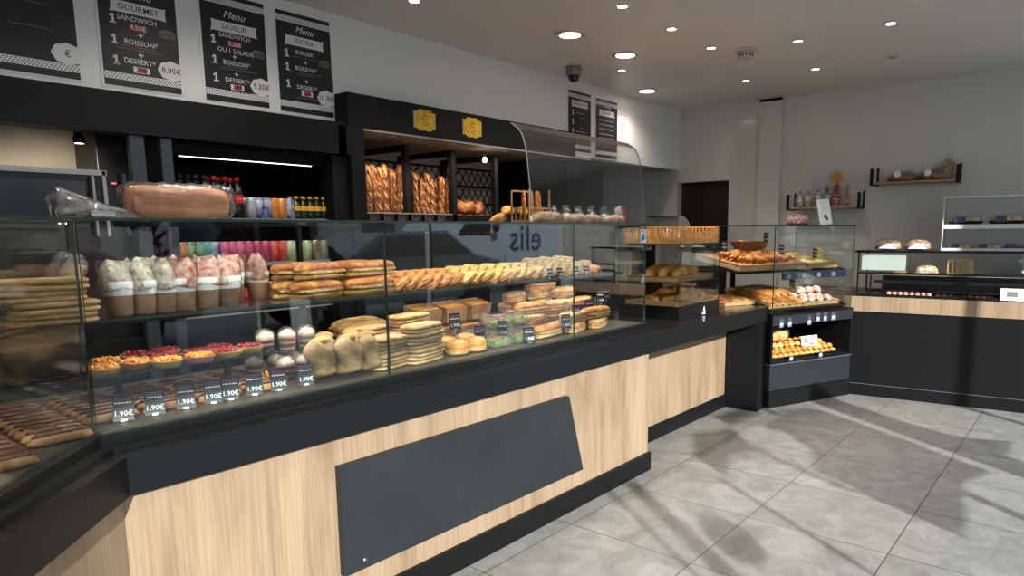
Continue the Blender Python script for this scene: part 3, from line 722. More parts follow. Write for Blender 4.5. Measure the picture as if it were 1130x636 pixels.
# --- back counter along the right wall
bcn = thing('side_counter', 'black counter with light oak rim along the right wall', 'counter', (6.5, .8, 0))
Q0, Q1 = Vector((6.06, 1.62, 0)), Vector((6.30, -.6, 0))
poly = [(Q0.x, Q0.y), (Q1.x, Q1.y), (XR-.002, -.6), (XR-.002, 2.3), (6.32, 2.3)]
def inset(poly, d):
    c = Vector((sum(p[0] for p in poly)/len(poly), sum(p[1] for p in poly)/len(poly), 0))
    return [(p[0]+(d if i in (0, 1) else (.0)), p[1]) for i, p in enumerate(poly)]
mb = MB().prism(inset(poly, .012), .105, .722); P(mb, 'body', BLACK, bcn)
mb = MB().prism(inset(poly, .02), 0, .100); P(mb, 'plinth', BLACK, bcn)
mb = MB().prism(inset(poly, .010), .1005, .1045); P(mb, 'plinth_trim', mat('grey trim', hx('5c6064'), .4), bcn)
mb = MB().prism(poly, .7225, .848); P(mb, 'oak_rim', OAK, bcn)
mb = MB().prism(poly, .8485, .858); P(mb, 'top_sheet', GLOSS, bcn)
ZK = .858
# --- glazed cold case on that counter
ud = (Q1-Q0).normalized(); vd = Vector((-ud.y, ud.x, 0))        # along the counter / towards the wall
if vd.x < 0: vd = -vd
def KM(o=(0, 0, 0)):   # local frame: x along counter (towards viewer), y towards wall
    base = Q0+ud*.03+vd*.02
    return Matrix(((ud.x, vd.x, 0, base.x), (ud.y, vd.y, 0, base.y), (0, 0, 1, ZK), (0, 0, 0, 1)))
def kthing(name, label, cat, x, y, z=0, rz=0, group=None):
    p = KM() @ Vector((x, y, z)); a = math.atan2(ud.y, ud.x)
    return thing(name, label, cat, p, a+rz, group)
kc = kthing('cold_case', 'black framed low glass case on the oak rimmed side counter', 'display case', 0, 0, .0005)
mb = MB()
for x in (0, 1.9):
    for y in (0, .5):
        mb.box(x, x+.012, y, y+.012, 0, .352)
mb.box(0, 1.912, 0, .012, .175, .192).box(0, 1.912, 0, .012, 0, .012).box(0, 1.912, .5, .512, 0, .012).box(.12, 1.912, .06, .075, .10, .125).box(.1, .112, .0, .012, 0, .175)
mb.build('frame', FRAME, kc)
MB().box(-.02, 1.93, -.02, .55, .353, .372).build('top_board', mat('black glass', hx('0e1012'), .1), kc)
mb = MB().box(.013, 1.9, .002, .008, .193, .351, [1, 1, 0, 0, 1, 1]); mb.build('front_glass', [GLASS, EDGE], kc)
MB().box(.16, 1.85, .30, .49, .012, .165).build('inner_unit', mat('inner black', hx('1a1817'), .3), kc)
MB().box(.10, 1.88, .08, .49, .166, .174).build('inner_shelf', mat('taupe shelf', hx('8f8474'), .4), kc)
MB().box(.03, .36, .012, .018, .21, .34).build('pale_card', mat('frosted card', hx('b9c0bd'), .5), kc)
MB().box(1.15, 1.75, .2, .206, .20, .345).build('pale_card', mat('frosted card', hx('b9c0bd'), .5), kc)

# generic shapes -----------------------------------------------------
def loaf(L, W_, H, n=14, k=12, p=2.5, bend=0, ridges=0, rd=0, mi=0, mb=None, seed=0, flat=.25, taper=1.0, M=None):
    """long rounded body lying along x with its underside at z=0"""
    mb = mb or MB(); rnd = random.Random(seed); rings = []
    for i in range(n+1):
        t = -1+2*i/n; e = max(0.0, 1-abs(t)**p)**(1/p)
        if i in (0, n): e = .12
        if ridges: e *= 1-rd*(.5-.5*cos(t*ridges*PI))
        e *= 1-(1-taper)*abs(t)
        x = L/2*t*(1 if i not in (0, n) else .995); y0 = bend*(1-t*t); jit = 1+rnd.uniform(-.03, .03)
        ring = []
        for j in range(k):
            a = 2*PI*j/k; cy = cos(a); cz = sin(a)
            zz = cz*H/2*e*jit; zf = max(zz, -H/2*e*(1-flat))
            zc = H/2*(1-flat)
            ring.append((x, y0+cy*W_/2*e*jit, zf+zc*e+(1-e)*zc*.35))
        rings.append(ring)
    mb.loft(rings, mi, True, True, M); return mb
def slab(L, W_, z0, z1, mi=0, mb=None, r=.3, wob=0, seed=0, n=20, M=None):
    """soft-edged flat slab (superellipse outline)"""
    mb = mb or MB(); rnd = random.Random(seed); rings = []
    ph = rnd.random()*6
    for (s, z) in ((.93, z0), (1, z0+(z1-z0)*.3), (1, z0+(z1-z0)*.65), (.90, z1)):
        ring = []
        for j in range(n):
            a = 2*PI*j/n; c, d = cos(a), sin(a)
            x = abs(c)**(r)*(1 if c > 0 else -1)*L/2*s; y = abs(d)**(r)*(1 if d > 0 else -1)*W_/2*s
            w = 1+wob*sin(3*a+ph); ring.append((x*w, y*w, z+wob*.1*sin(5*a+ph)*L))
        rings.append(ring)
    mb.loft(rings, mi, True, True, M); return mb
def src(name, cat, parts, body=None):
    """a kind: empty + parts [(name, MB, mats)]"""
    t = thing(name, '', cat)
    for nm, mb, m_ in parts: mb.build(nm, m_, t)
    return Kind(t)

SWF = mat('sandwich filling', hx('b9a25a'), .5, cols=[hx('7d8440'), hx('c9b26c'), hx('e0d4a8')], scale=60, bump=.8)
BAGBREAD = src('filled_baguette', 'sandwich', [
    ('bottom_half', loaf(.24, .075, .030, p=3.2, mi=0, flat=.1), PALE),
    ('filling', slab(.228, .082, .024, .034, r=.45, wob=.03, seed=3), SWF),
    ('ham_slice', slab(.22, .080, .032, .037, r=.45, wob=.04, seed=5), HAM),
    ('top_half', loaf(.242, .076, .042, p=3.2, flat=.5, M=Matrix.Translation((0, 0, .034))), CRUST)])
PALESW = src('flat_sandwich', 'sandwich', [
    ('bottom_bread', slab(.21, .105, 0, .0145, r=.5), SOFT), ('filling', slab(.207, .104, .0135, .0175, r=.5, wob=.02), mat('thin dark filling', hx('6f5433'), .6, cols=[hx('4c3a22'), hx('8d7044')], scale=40)),
    ('top_bread', slab(.21, .105, .0165, .0311, r=.5), SOFT)])
EGGSW = src('egg_sandwich', 'sandwich', [
    ('bottom_half', loaf(.27, .075, .034, flat=.1), PALE), ('filling', slab(.26, .084, .027, .043, r=.45, wob=.04), EGG), ('top_half', loaf(.272, .076, .046, flat=.5, M=Matrix.Translation((0, 0, .04))), PALE)])
CIAB = src('ciabatta_sandwich', 'sandwich', [
    ('bottom_bread', slab(.225, .085, 0, .02, r=.6), PALE), ('filling', slab(.222, .09, .0195, .028, r=.55, wob=.03), HAM), ('top_bread', slab(.227, .088, .027, .052, r=.65), mat('toasted ciabatta', hx('c49a62'), .6, cols=[hx('9a6a38'), hx('c9a068'), hx('e2cba0')], scale=18, bump=.5, rnd=.15))])
def wrapmb():
    mb = MB(); rings = []
    for i in range(13):
        t = i/12; r = .040+.006*sin(t*PI); 
        if t < .08: r *= .4+7*t
        if t > .85: r *= 1-(t-.85)*2.2
        rings.append([(r*(1+.13*sin(3*a+7*t)+.06*sin(7*a+9*t)+.03*sin(13*a))*cos(a)*1.2, r*(1+.12*sin(3*a+9*t)+.05*sin(8*a))*sin(a)*.9, t*.19+.010*sin(2*a+1)*t+.006*sin(5*a)*t) for a in [2*PI*j/18 for j in range(18)]])
    return mb.loft(rings)
PAPERW = mat('greaseproof paper', hx('bda582'), .55, cols=[hx('6a5433'), hx('9c8154'), hx('bfa67c')], scale=16, bump=.7, bscale=25, rnd=.06)
def wrapper():
    mb = wrapmb()
    return mb
WRAPPED = src('paper_wrapped_sandwich', 'sandwich', [('paper_sleeve', wrapper(), PAPERW), ('bread_end', loaf(.05, .06, .05, M=Matrix.Translation((0, 0, .175)) @ Matrix.Rotation(.3, 4, 'Y')), PALE)])
def cupwrap(topm):
    t = MB().lathe([(.029, 0), (.033, .004), (.039, .062), (.0392, .066)], 20)
    b = MB().lathe([(.0396, .062), (.0425, .085), (.0435, .102), (.040, .104)], 20, caps=False)
    c = MB(); rings = []
    for i in range(10):
        u = i/9; r = .0425+.006*u-.022*max(0, u-.7)/.3; sq = 1-.45*u
        rings.append([(r*(1+.05*u*sin(3*a+2)+.02*sin(9*a+5*u))*cos(a)*(1+.15*u), r*(1+.06*u*sin(4*a+2))*sin(a)*sq, .085+.075*u+.010*u*sin(2*a+1)+.004*sin(7*a)*u-(.014*(1-u)*abs(cos(a)))) for a in [2*PI*j/24 for j in range(24)]])
    c.loft(rings)
    f = MB(); rings = []
    for i in range(9):
        u = i/8; r = .036+.013*min(1, u*1.6)
        rings.append([(r*(1+.03*sin(7*a+9*u))*cos(a)*(1+.12*u), r*(1+.03*sin(5*a+7*u))*sin(a)*(1-.3*u), .001+.166*u) for a in [2*PI*j/20 for j in range(20)]])
    f.loft(rings, caps=False)
    return src('wrapped_snack_cup', 'snack cup', [('kraft_cup', t, KRAFT), ('white_band', b, PAPER), ('wrapped_top', c, topm), ('clear_film', f, FILMT)])
FILMT = film('thin cling film', (.98, .98, .98), haze=.03, rough=.08, bump=.02, bscale=30, k=1.2)
CUPP, CUPW = cupwrap(PINKF), cupwrap(WHITEF)
def tart(topm, cupc, nm):
    cup = MB(); rings = []
    for r, z in ((.036, 0), (.047, .016), (.0478, .0165), (.046, .012)):
        rings.append([(r*(1+.02*(k % 2))*1.0*cos(2*PI*k/32), r*(1+.02*(k % 2))*sin(2*PI*k/32), z) for k in range(32)])
    cup.loft(rings, sm=False)
    crust = MB().lathe([(.037, .004), (.045, .019), (.043, .021), (.040, .017)], 24)
    fr = MB(); rnd = random.Random(4)
    fr.lathe([(.041, .014), (.040, .019), (.02, .023), (0, .024)], 20, caps=False)
    for i in range(22):
        a = i*2.399; r = .0365*math.sqrt((i+.5)/22); fr.lathe([(.0005, -.005), (.008, -.001), (.0075, .004), (.004, .0075), (0, .0085)], 7, (r*cos(a), r*sin(a), .0195+rnd.uniform(0, .003)))
    return src('fruit_tart', 'tart', [('paper_case', cup, cupc), ('crust', crust, CRUST), ('fruit_topping', fr, topm)])
PC_P = mat('pink paper case', hx('c98ab0'), .6); PC_G = mat('green paper case', hx('b7bd6a'), .6); PC_K = mat('tan paper case', hx('c09560'), .6)
TA = {('a', 'k'): tart(APRI, PC_K, ''), ('a', 'g'): tart(APRI, PC_G, ''), ('r', 'k'): tart(RASP, PC_K, ''), ('r', 'g'): tart(RASP, PC_G, ''), ('a', 'p'): tart(APRI, PC_P, '')}
def dessert():
    cup = MB().lathe([(.024, 0), (.026, .001), (.034, .062), (.0345, .064), (.0335, .064), (.0325, .058)], 20)
    lay = MB(); hs = [0.002, .012, .020, .034, .041, .056]; ms = [1, 0, 1, 0, 1]
    for i in range(5):
        r0_, r1_ = .0255+.125*hs[i]*.98, .0255+.125*hs[i+1]*.98
        lay.lathe([(r0_, hs[i]), (r1_, hs[i+1])], 18, mi=[ms[i]]*200)
    dome = MB().lathe([(.0345, .064), (.033, .075), (.024, .088), (.008, .094), (0, .0945)], 18, caps=False)
    cr = MB().lathe([(.031, .056), (.030, .066), (.018, .078), (.004, .086), (0, .0862)], 14, caps=False)
    return src('layered_dessert_cup', 'dessert', [('plastic_cup', cup, CUPM), ('layers', lay, [CREAM, mat('red compote', hx('7a1f26'), .3)]), ('cream_top', cr, CREAM), ('dome_lid', dome, CUPM)])
DESS = dessert()
ECLR = src('eclair', 'eclair', [('choux_shell', loaf(.15, .042, .036, flat=.3), ECL), ('chocolate_icing', loaf(.128, .028, .022, flat=.8, M=Matrix.Translation((0, 0, .0225))), mat('milk chocolate icing', hx('7a4a2c'), .3, cols=[hx('4f2c1a'), hx('6d4128')], scale=20))])
BURG = src('glazed_bun', 'bun', [('bottom_bread', MB().lathe([(.03, 0), (.05, .004), (.054, .015), (.052, .022)], 20), PALE), ('filling', MB().lathe([(.050, .021), (.055, .024), (.053, .030)], 20), EGG), ('top_bread', MB().lathe([(.052, .029), (.054, .038), (.046, .054), (.028, .064), (0, .068)], 20), BUN)])
def plain(nm, cat, mb, m_):
    o = mb.build(nm, m_); tag(o, '', cat); return Kind(o)
PIZ = src('cheese_slice', 'savoury slice', [('pastry_base', slab(.12, .09, 0, .012, r=.25), CRUST), ('cheese_topping', slab(.112, .083, .0115, .020, r=.3, wob=.02), CHEESE)])
PIZO = src('pizza_slice', 'pizza slice', [('pastry_base', slab(.12, .09, 0, .013, r=.25), CRUST), ('tomato_topping', slab(.110, .080, .0125, .020, r=.3, wob=.02), mat('baked tomato cheese', hx('c47a36'), .4, cols=[hx('a84a20'), hx('cf8a3e'), hx('e0b46a')], scale=40, bump=.6))])
FOC = src('herb_focaccia', 'focaccia', [('bread_base', slab(.15, .085, 0, .018, r=.5), PALE), ('herb_topping', slab(.14, .078, .0175, .025, r=.5, wob=.04), mat('herb topping', hx('8f7f45'), .5, cols=[hx('5d5a2c'), hx('a88a4c'), hx('cdbb80')], scale=60, bump=.8))])
def croiss():
    mb = MB(); rings = []; n = 22
    for i in range(n+1):
        t = -1+2*i/n; a = t*1.15; e = (1-abs(t)**2.2)**.6 if abs(t) < 1 else .0
        e = max(e, .16)*(1-.13*abs(sin(t*PI*3.0)))
        cx, cy = sin(a)*.06, .045*(1-cos(a))*1.6
        dx, dy = cos(a), sin(a)*.9; L_ = math.hypot(dx, dy); nx, ny = -dy/L_, dx/L_
        ring = []
        for j in range(12):
            b = 2*PI*j/12; rr = .026*e; ring.append((cx+nx*cos(b)*rr, cy+ny*cos(b)*rr, .022*e+max(sin(b), -.85)*rr*.9+.003))
        rings.append(ring)
    return mb.loft(rings)
CROI = plain('croissant', 'croissant', croiss(), PASTRY)
def knot():
    mb = MB(); pts = []
    for i in range(40):
        t = 2*PI*i/40; pts.append((.034*sin(t)+.016*sin(3*t), .034*cos(t)-.012*cos(3*t), .016+.007*sin(3*t+.5)))
    pts.append(pts[0]); return mb.tube(pts, .0125, 8)
PRET = plain('braided_pastry', 'pastry', knot(), PASTRY)
ROLL = plain('sugared_roll', 'roll', loaf(.085, .075, .06, n=10, flat=.2, seed=2), SUGAR)
CHOU = plain('cream_puff', 'puff', loaf(.055, .05, .042, n=8, k=10, flat=.2, ridges=2, rd=.08), BUN)
def buntop():
    mb = MB().lathe([(.055, 0), (.068, .01), (.07, .022), (.058, .038), (.03, .046), (0, .048)], 20)
    return mb
CHBR = src('cheese_bread', 'bread', [('round_bread', buntop(), CHEESE), ('olive_pieces', (lambda mb: [mb.lathe([(.007, -.004), (.0075, 0), (.004, .004), (0, .005)], 6, (.018*cos(2.4*i)*math.sqrt(i*.8)*.9, .018*sin(2.4*i)*math.sqrt(i*.8)*.9, .049-.0011*i)) for i in range(9)] and mb)(MB()), mat('green olive', hx('8c8a4a'), .4))])
def scored(L, W_, H, m_, nm, cat, seed=1):
    return plain(nm, cat, loaf(L, W_, H, n=22, ridges=8, rd=.07, seed=seed, flat=.25), m_)
LOAF = scored(.24, .12, .10, FLOUR, 'country_loaf', 'loaf')
def baguette():
    mb = loaf(.50, .062, .05, n=30, k=12, p=5, ridges=11, rd=.09, flat=.15, seed=9); return mb
BAG_ = src('baguette', 'baguette', [('crust', baguette(), BAGUE), ('flour_scores', (lambda mb: [loaf(.07, .014, .012, n=6, k=6, mb=mb, M=Matrix.Translation((-.18+.09*i, 0, .041)) @ Matrix.Rotation(.4, 4, 'Z')) for i in range(5)] and mb)(MB()), PALE)])
STIX = scored(.30, .05, .045, CRUST, 'bread_stick', 'baguette', 4)

# price cards
def card(w=.042, h=.062, pink=False):
    t = thing('price_card', '', 'price card')
    MB().box(-w/2, w/2, -.0015, .0015, .0, h).build('card', CARD, t)
    mb = MB(); rnd = random.Random(int(w*1e4)+pink)
    for i in range(3):
        z = h*(.86-.09*i); x0 = -w*.40
        while x0 < w*.34:
            l_ = rnd.uniform(.004, .010); mb.box(x0, min(x0+l_, w*.4), -.0021, -.0015, z-.0016, z+.0014, 0 if i < 2 else 1); x0 += l_+.0015
    mb.build('heading', [PURPLE, PAPER], t)
    mb = MB(); txt(mb, '1.90€', 0, h*.28, .0165, 0, -.0022, bold=True); mb.build('price', PAPER, t)
    if pink: MB().box(-w/2, w/2, -.0022, -.0015, 0, h*.13).build('pink_strip', MAGENTA, t)
    MB().box(-.006, .006, -.003, .006, -.0, .004).build('foot_clip', STEEL, t)
    return Kind(t)
CARDK, CARDP = card(), card(pink=True)

# ================================================================== goods in the long case
EPS = .0008
def flp(px, py, z, dx=0, dy=0): p = on(px, py, z); return Vector((p.x+dx, p.y+dy, z+EPS))
G = 'wrapped snack cups on the upper glass shelf'
# snack cups (base pixel, kind, extra depth)
cups = [(141, 350, 'w'), (163, 347, 'w'), (188, 345.5, 'w'), (215, 344.5, 'p'), (246, 342.5, 'p'), (275, 341, 'p')]
k = 0
fr = ['leftmost of the front row with a tilted white top', 'white topped one second in the front row', 'pale topped third one in the front row', 'pink topped fourth one in the front row', 'pink topped fifth one in the front row', 'pink topped one at the right end of the front row']
for i, (px, py, c) in enumerate(cups):
    p = flp(px, py, ZS); p.y = max(p.y, 2.29); (CUPP if c == 'p' else CUPW).put(p, .7*i, 'film wrapped kraft snack cup, '+fr[i], G, rot=(0, -.10 if i == 0 else 0, .7*i) if False else None)
for i, dx in enumerate((.93, 1.02, 1.12, 1.215, 1.31)):
    (CUPP if i else CUPW).put(Vector((dx, 2.46, ZS+EPS)), 1.1*i, 'film wrapped kraft snack cup in the back row, '+fl(i, 5), G)
# two rolls in clear film leaning at the left
def filmroll():
    t = thing('film_wrapped_roll', '', 'wrap'); 
    loaf(.16, .055, .05, n=14, p=3, flat=.1).build('roll', PALE, t)
    mb = MB(); rings = []
    for i in range(12):
        u = -1+2*i/11; e = .033 if abs(u) < .8 else .033*(1-(abs(u)-.8)*2.5)
        rings.append([(u*.098, e*(1+.1*sin(4*a+7*u))*cos(a), .0345+e*(1+.1*sin(4*a+7*u))*sin(a)) for a in [2*PI*j/14 for j in range(14)]])
    mb.loft(rings).build('clear_film', BAGC, t)
    return Kind(t)
FR = filmroll()
p = flp(112, 352, ZS); FR.put(Vector((.70, 2.36, ZS+.078)), 0, 'roll in crumpled clear film standing at the left end of the upper shelf', None, rot=(0, -1.05, .3))
FR.put(Vector((.715, 2.47, ZS+.085)), 0, 'taller roll in clear film behind the crumpled one on the upper shelf', None, rot=(0, -1.2, -.4))
# pale sandwiches stacked in the corner
for i in range(4):
    PALESW.put((.605+.012*math.sin(i*2.1)-.006*i, 2.245+.006*cos(i*3), ZS+EPS+i*.0315), .12*sin(i*1.7)-.1, 'flat pale sandwich in the corner stack beside the film wraps, '+['at the bottom', 'second from the bottom', 'second from the top', 'on top'][i], 'flat sandwiches stacked in the case corner')
# filled baguettes on the upper shelf
n = 0; GB_ = 'filled baguettes on the upper glass shelf'
rows = [('front row', 2.31, 0, [1.46, 1.70]), ('middle row', 2.395, 0, [1.44, 1.69]), ('back row', 2.48, 0, [1.46, 1.71]), ('upper front row', 2.345, .066, [1.50, 1.73]), ('upper back row', 2.43, .066, [1.46, 1.70])]
for nm, y, dz, xs_ in rows:
    for i, x in enumerate(xs_):
        BAGBREAD.put((x, y+.004*sin(5*i), ZS+EPS+dz), .10+.10*sin(3*i+y*9), 'filled baguette sandwich in the %s of the upper shelf pile, %s one' % (nm, ['left', 'right'][i]), GB_)
# slices of pizza, cheese and focaccia further right
x = 1.86; n = 0
TL = .42
for i in range(6):
    PIZO.put((1.85+.062*i, 2.32, ZS+EPS+.022), 0, 'orange topped pizza slice leaning in the upper shelf front row, '+fl(i, 6), 'pizza slices on the upper shelf', rot=(.05*sin(i*5), -TL+.08*sin(i*3.7), .25+.14*sin(i*2.3)))
    PIZO.put((1.87+.062*i, 2.45, ZS+EPS+.030), 0, 'orange topped pizza slice leaning in the upper shelf back row, '+fl(i, 6), 'pizza slices on the upper shelf', rot=(0, -TL-.15, .3))
for i in range(9):
    PIZ.put((2.24+.062*i, 2.32, ZS+EPS+.022), 0, 'yellow cheese topped slice leaning in the front row, '+fl(i, 9), 'cheese slices on the upper shelf', rot=(.05*sin(i*5), -TL+.08*sin(i*3.7), .22+.14*sin(i*2.3)))
    PIZ.put((2.27+.062*i, 2.45, ZS+EPS+.034), 0, 'yellow cheese topped slice leaning in the back row, '+fl(i, 9), 'cheese slices on the upper shelf', rot=(.05*sin(i*4), -TL-.2+.1*sin(i*2.7), .25+.16*sin(i*3.3)))
for i in range(6):
    FOC.put((2.83+.068*i, 2.325, ZS+EPS+.030), 0, 'brown herb focaccia leaning in the front row, '+fl(i, 6), 'focaccias on the upper shelf', rot=(.05*sin(i*5), -TL+.08*sin(i*3.7), .25+.14*sin(i*2.3)))
    FOC.put((2.85+.068*i, 2.46, ZS+EPS+.042), 0, 'brown herb focaccia leaning in the back row, '+fl(i, 6), 'focaccias on the upper shelf', rot=(.05*sin(i*4), -TL-.2+.1*sin(i*2.7), .3+.16*sin(i*3.3)))
for i in range(5):
    CROI.put((3.23+.045*i, 2.31+.065*(i % 2)+.03*i, ZS+EPS), 1.2+i*.3, 'small croissant at the right end of the upper shelf, '+fl(i, 5), 'croissants on the upper shelf')

# tarts
GT = 'fruit tarts on the small glass shelf'
tl = [('a', 'k', .735, 2.33), ('a', 'k', .835, 2.35), ('a', 'g', .905, 2.295), ('r', 'k', .93, 2.40), ('a', 'k', .78, 2.44), ('r', 'k', .885, 2.49), ('r', 'k', 1.03, 2.37), ('r', 'k', .985, 2.50), ('a', 'p', 1.005, 2.293), ('r', 'g', 1.105, 2.31), ('r', 'k', 1.13, 2.42), ('r', 'g', 1.20, 2.345)]
cn = {'k': 'tan', 'g': 'green', 'p': 'pink'}; fn = {'a': 'apricot', 'r': 'raspberry'}
where = ['at the front left end', 'second along the front from the left', 'between two apricot tarts', 'behind the green cased apricot one', 'behind the front left one', 'left one of the two at the back', 'just behind the pink cased tart', 'right one of the two at the back', 'at the front edge', 'at the front, right of the pink cased tart', 'in the back at the right end', 'at the right end of the shelf front']
for (a, b, x, y), w_ in zip(tl, where): TA[(a, b)].put((x, y, ZT+EPS), x*9, '%s tart in a %s paper case %s' % (fn[a], cn[b], w_), GT)
# eclairs on the deck (rows) left part and turned part
n = 0; GE = 'chocolate eclairs on the case floor at the left'
for c in range(4):
    for r in range(7):
        ECLR.put((.705+.158*c, 2.20+.052*r, ZD+EPS), .03*sin(r+c), 'chocolate eclair on the case floor, %s column, %s row from the glass' % (fl(c, 4), ORD[r]), GE)
for c in range(2):
    for r in range(9):
        ECLR.put((.545-.16*c, 2.07-.15*c+.052*r, ZD+EPS), .04*sin(r*2+c), 'chocolate eclair in the turned corner, %s column, %s row from the glass' % (['right', 'left'][c], ORD[r]), GE)
# caramel pieces
TRAYM = mat('clear tray', (.7, .7, .7), .2, alpha=.35)
t = thing('caramel_tray', 'clear shallow tray of golden caramelised pieces beside the eclairs', 'tray', (1.22, 2.33, ZD+EPS))
slab(.15, .12, 0, .012, r=.3).build('tray', TRAYM, t)
for i in range(26):
    a = i*2.399; r = .055*math.sqrt(i/26)
    MB().lathe([(.004, 0), (.0105, .004), (.009, .012), (.003, .018), (0, .0185)], 7, (r*cos(a)*1.2, r*sin(a)*.9, .012+.010*(i < 9))).build('caramel_piece', CARAM, t)
# dessert cups, two layers
GD = 'layered dessert cups on the case floor'
ds = [(1.165, 2.225), (1.24, 2.235), (1.315, 2.225), (1.39, 2.22), (1.30, 2.31), (1.38, 2.305), (1.455, 2.30)]
ds = [(1.31, 2.30), (1.385, 2.295), (1.32, 2.385), (1.395, 2.38), (1.245, 2.40), (1.47, 2.39)]
for i, (x, y) in enumerate(ds):
    DESS.put((x, y, ZD+EPS), i, 'layered red and cream dessert cup in the lower layer, '+['front left', 'front right', 'middle left', 'middle right', 'back left', 'back right'][i], GD)
for i, (x, y) in enumerate([(1.345, 2.34), (1.425, 2.34), (1.27, 2.36)]):
    DESS.put((x, y, ZD+EPS+.0955), i, 'layered red and cream dessert cup standing on the lower ones, '+['middle', 'right', 'left'][i], GD)
# egg sandwiches behind
for i in range(6):
    r, c = divmod(i, 3)
    EGGSW.put((1.72+.03*r+.03*c, 2.42+.085*c-.02*r, ZD+EPS+.088*r), .12, 'long pale sandwich with yellow egg filling, %s one of the %s layer' % (['front', 'middle', 'back'][c], ['lower', 'upper'][r]), 'egg sandwiches at the back of the case floor')
# paper wrapped sandwiches
GW = 'paper wrapped sandwiches on the case floor'
ws = [(1.40, 2.165, 'at the left end'), (1.475, 2.15, 'second from the left'), (1.545, 2.185, 'third from the left'), (1.46, 2.245, 'behind the second one'), (1.555, 2.275, 'behind the third one')]
for i, (x, y, w_) in enumerate([(1.40, 2.185, 'at the left end'), (1.50, 2.17, 'second from the left'), (1.605, 2.185, 'third from the left'), (1.48, 2.29, 'behind the second one'), (1.60, 2.30, 'behind the third one')]):
    WRAPPED.put((x, y, ZD+.012), 0, 'bulky sandwich in beige greaseproof paper standing '+w_, GW, rot=(-.22+.04*i, .06*sin(2*i), .3+.2*i), sc=(1.25, 1.15, .68))
# flat pale sandwich stacks
hts = ['at the bottom', 'second from the bottom', 'third from the bottom', 'fourth from the bottom', 'fifth from the bottom', 'on top']
stacks = [(1.70, 2.20, 4, 'the left stack right of the pane joint'), (1.86, 2.185, 5, 'the second stack'), (1.72, 2.315, 5, 'the stack behind the left one'), (1.885, 2.295, 6, 'the stack behind the second one')]
for x, y, nn, w_ in stacks:
    for i in range(nn):
        PALESW.put((x+.006*sin(i*2.3), y+.004*cos(i*3.1), ZD+EPS+i*.0315), .22+.05*sin(i*1.9), 'flat pale sandwich %s of %s' % (hts[i] if i < nn-1 else 'on top', w_), 'flat sandwich stacks on the case floor')
# buns
for i, (x, y) in enumerate([(2.055, 2.185), (2.165, 2.185), (2.09, 2.29), (2.21, 2.29)]):
    BURG.put((x, y, ZD+EPS), i, 'shiny golden bun with filling, '+['front left one', 'front right one', 'back left one', 'back right one'][i], 'glazed buns on the case floor')
# kraft boxes with sandwiches at the back
def kraftbox():
    t = thing('kraft_box', '', 'box')
    mb = MB().add([(-.07, -.045, 0), (.07, -.045, 0), (.075, .045, 0), (-.075, .045, 0), (-.08, -.05, .07), (.08, -.05, .07), (.08, .05, .095), (-.08, .05, .095)], [(0, 1, 5, 4), (1, 2, 6, 5), (2, 3, 7, 6), (3, 0, 4, 7), (3, 2, 1, 0)])
    mb.build('carton', KRAFT, t)
    slab(.148, .085, .062, .078, r=.3, wob=.03).build('filling', EGG, t)
    return Kind(t)
KB = kraftbox()
for i in range(6):
    KB.put((2.06+.17*(i % 5) if i < 5 else 2.74, 2.50 if i < 5 else 2.37, ZD+EPS), .15, 'kraft box with sandwich %s along the back' % fl(i, 6) if i < 5 else 'kraft box standing before the back row', 'kraft boxes at the back of the case floor')
for i in range(3):
    KB.put((2.14+.17*i, 2.50, ZD+EPS+.0975), .1, 'kraft box in the upper layer, '+fl(i, 3), 'kraft boxes at the back of the case floor')
# clear salad boxes
def salad():
    t = thing('salad_box', '', 'salad box')
    mb = MB(); rings = [[(x*s, y*s, z) for x, y in ((-.07, -.05), (.07, -.05), (.07, .05), (-.07, .05))] for s, z in ((.82, 0), (1, .05), (1.03, .052), (.92, .072))]
    mb.loft(rings, sm=False).build('clear_box', CUPM, t)
    rnd = random.Random(5); 
    slab(.118, .082, .002, .04, r=.4, wob=.04).build('salad', LETT, t)
    mb = MB()
    for i in range(9): mb.box(-.008, .008, -.006, .006, -.004, .004, M=Matrix.Translation((rnd.uniform(-.045, .045), rnd.uniform(-.03, .03), .042)) @ Matrix.Rotation(rnd.random()*3, 4, 'Z'))
    mb.build('toppings', [HAM], t)
    return Kind(t)
SB = salad()
for i, (x, y, z) in enumerate([(2.33, 2.20, 0), (2.49, 2.21, 0), (2.36, 2.32, 0), (2.52, 2.33, 0), (2.40, 2.26, .0735), (2.56, 2.28, .0735)]):
    SB.put((x, y, ZD+EPS+z), .1, 'clear salad box, '+['front left of the lower layer', 'front right of the lower layer', 'back left of the lower layer', 'back right of the lower layer', 'left one on top', 'right one on top'][i], 'clear salad boxes on the case floor')
# ciabattas and filled baguettes at the right
GC = 'filled breads on the case floor at the right'
n = 0
cols_ = [2.70, 2.92, 3.13]
lay = ['bottom', 'second', 'third', 'fourth', 'top']
for c, x in enumerate(cols_):
    for r, y in enumerate((2.19, 2.325, 2.46)):
        for z in range(((1, 3, 4), (2, 3, 5), (2, 3, 4))[c][r]):
            (CIAB if (c+r+z) % 3 else BAGBREAD).put((x+.012*sin(z*3+c)+.02*r, y, ZD+EPS+z*.0525), .16+.22*sin(2*z+c+r), 'filled %s in the %s layer, %s column, %s row' % ('ciabatta' if (c+r+z) % 3 else 'crusty baguette', lay[z], ['left', 'middle', 'right'][c], ['front', 'middle', 'back'][r]), GC)
t = thing('cutlery_box', 'small clear box of tools in the right corner of the case', 'box', (3.33, 2.36, ZD+EPS))
MB().box(-.05, .05, -.05, .05, 0, .12, [0]*6).build('clear_box', CUPM, t)
MB().box(-.03, -.022, -.02, .02, .01, .15).box(.0, .008, -.02, .02, .01, .14).build('tools', STEEL, t)
MB().box(-.045, .045, -.045, .045, .003, .05).build('paper_pile', KRAFT, t)

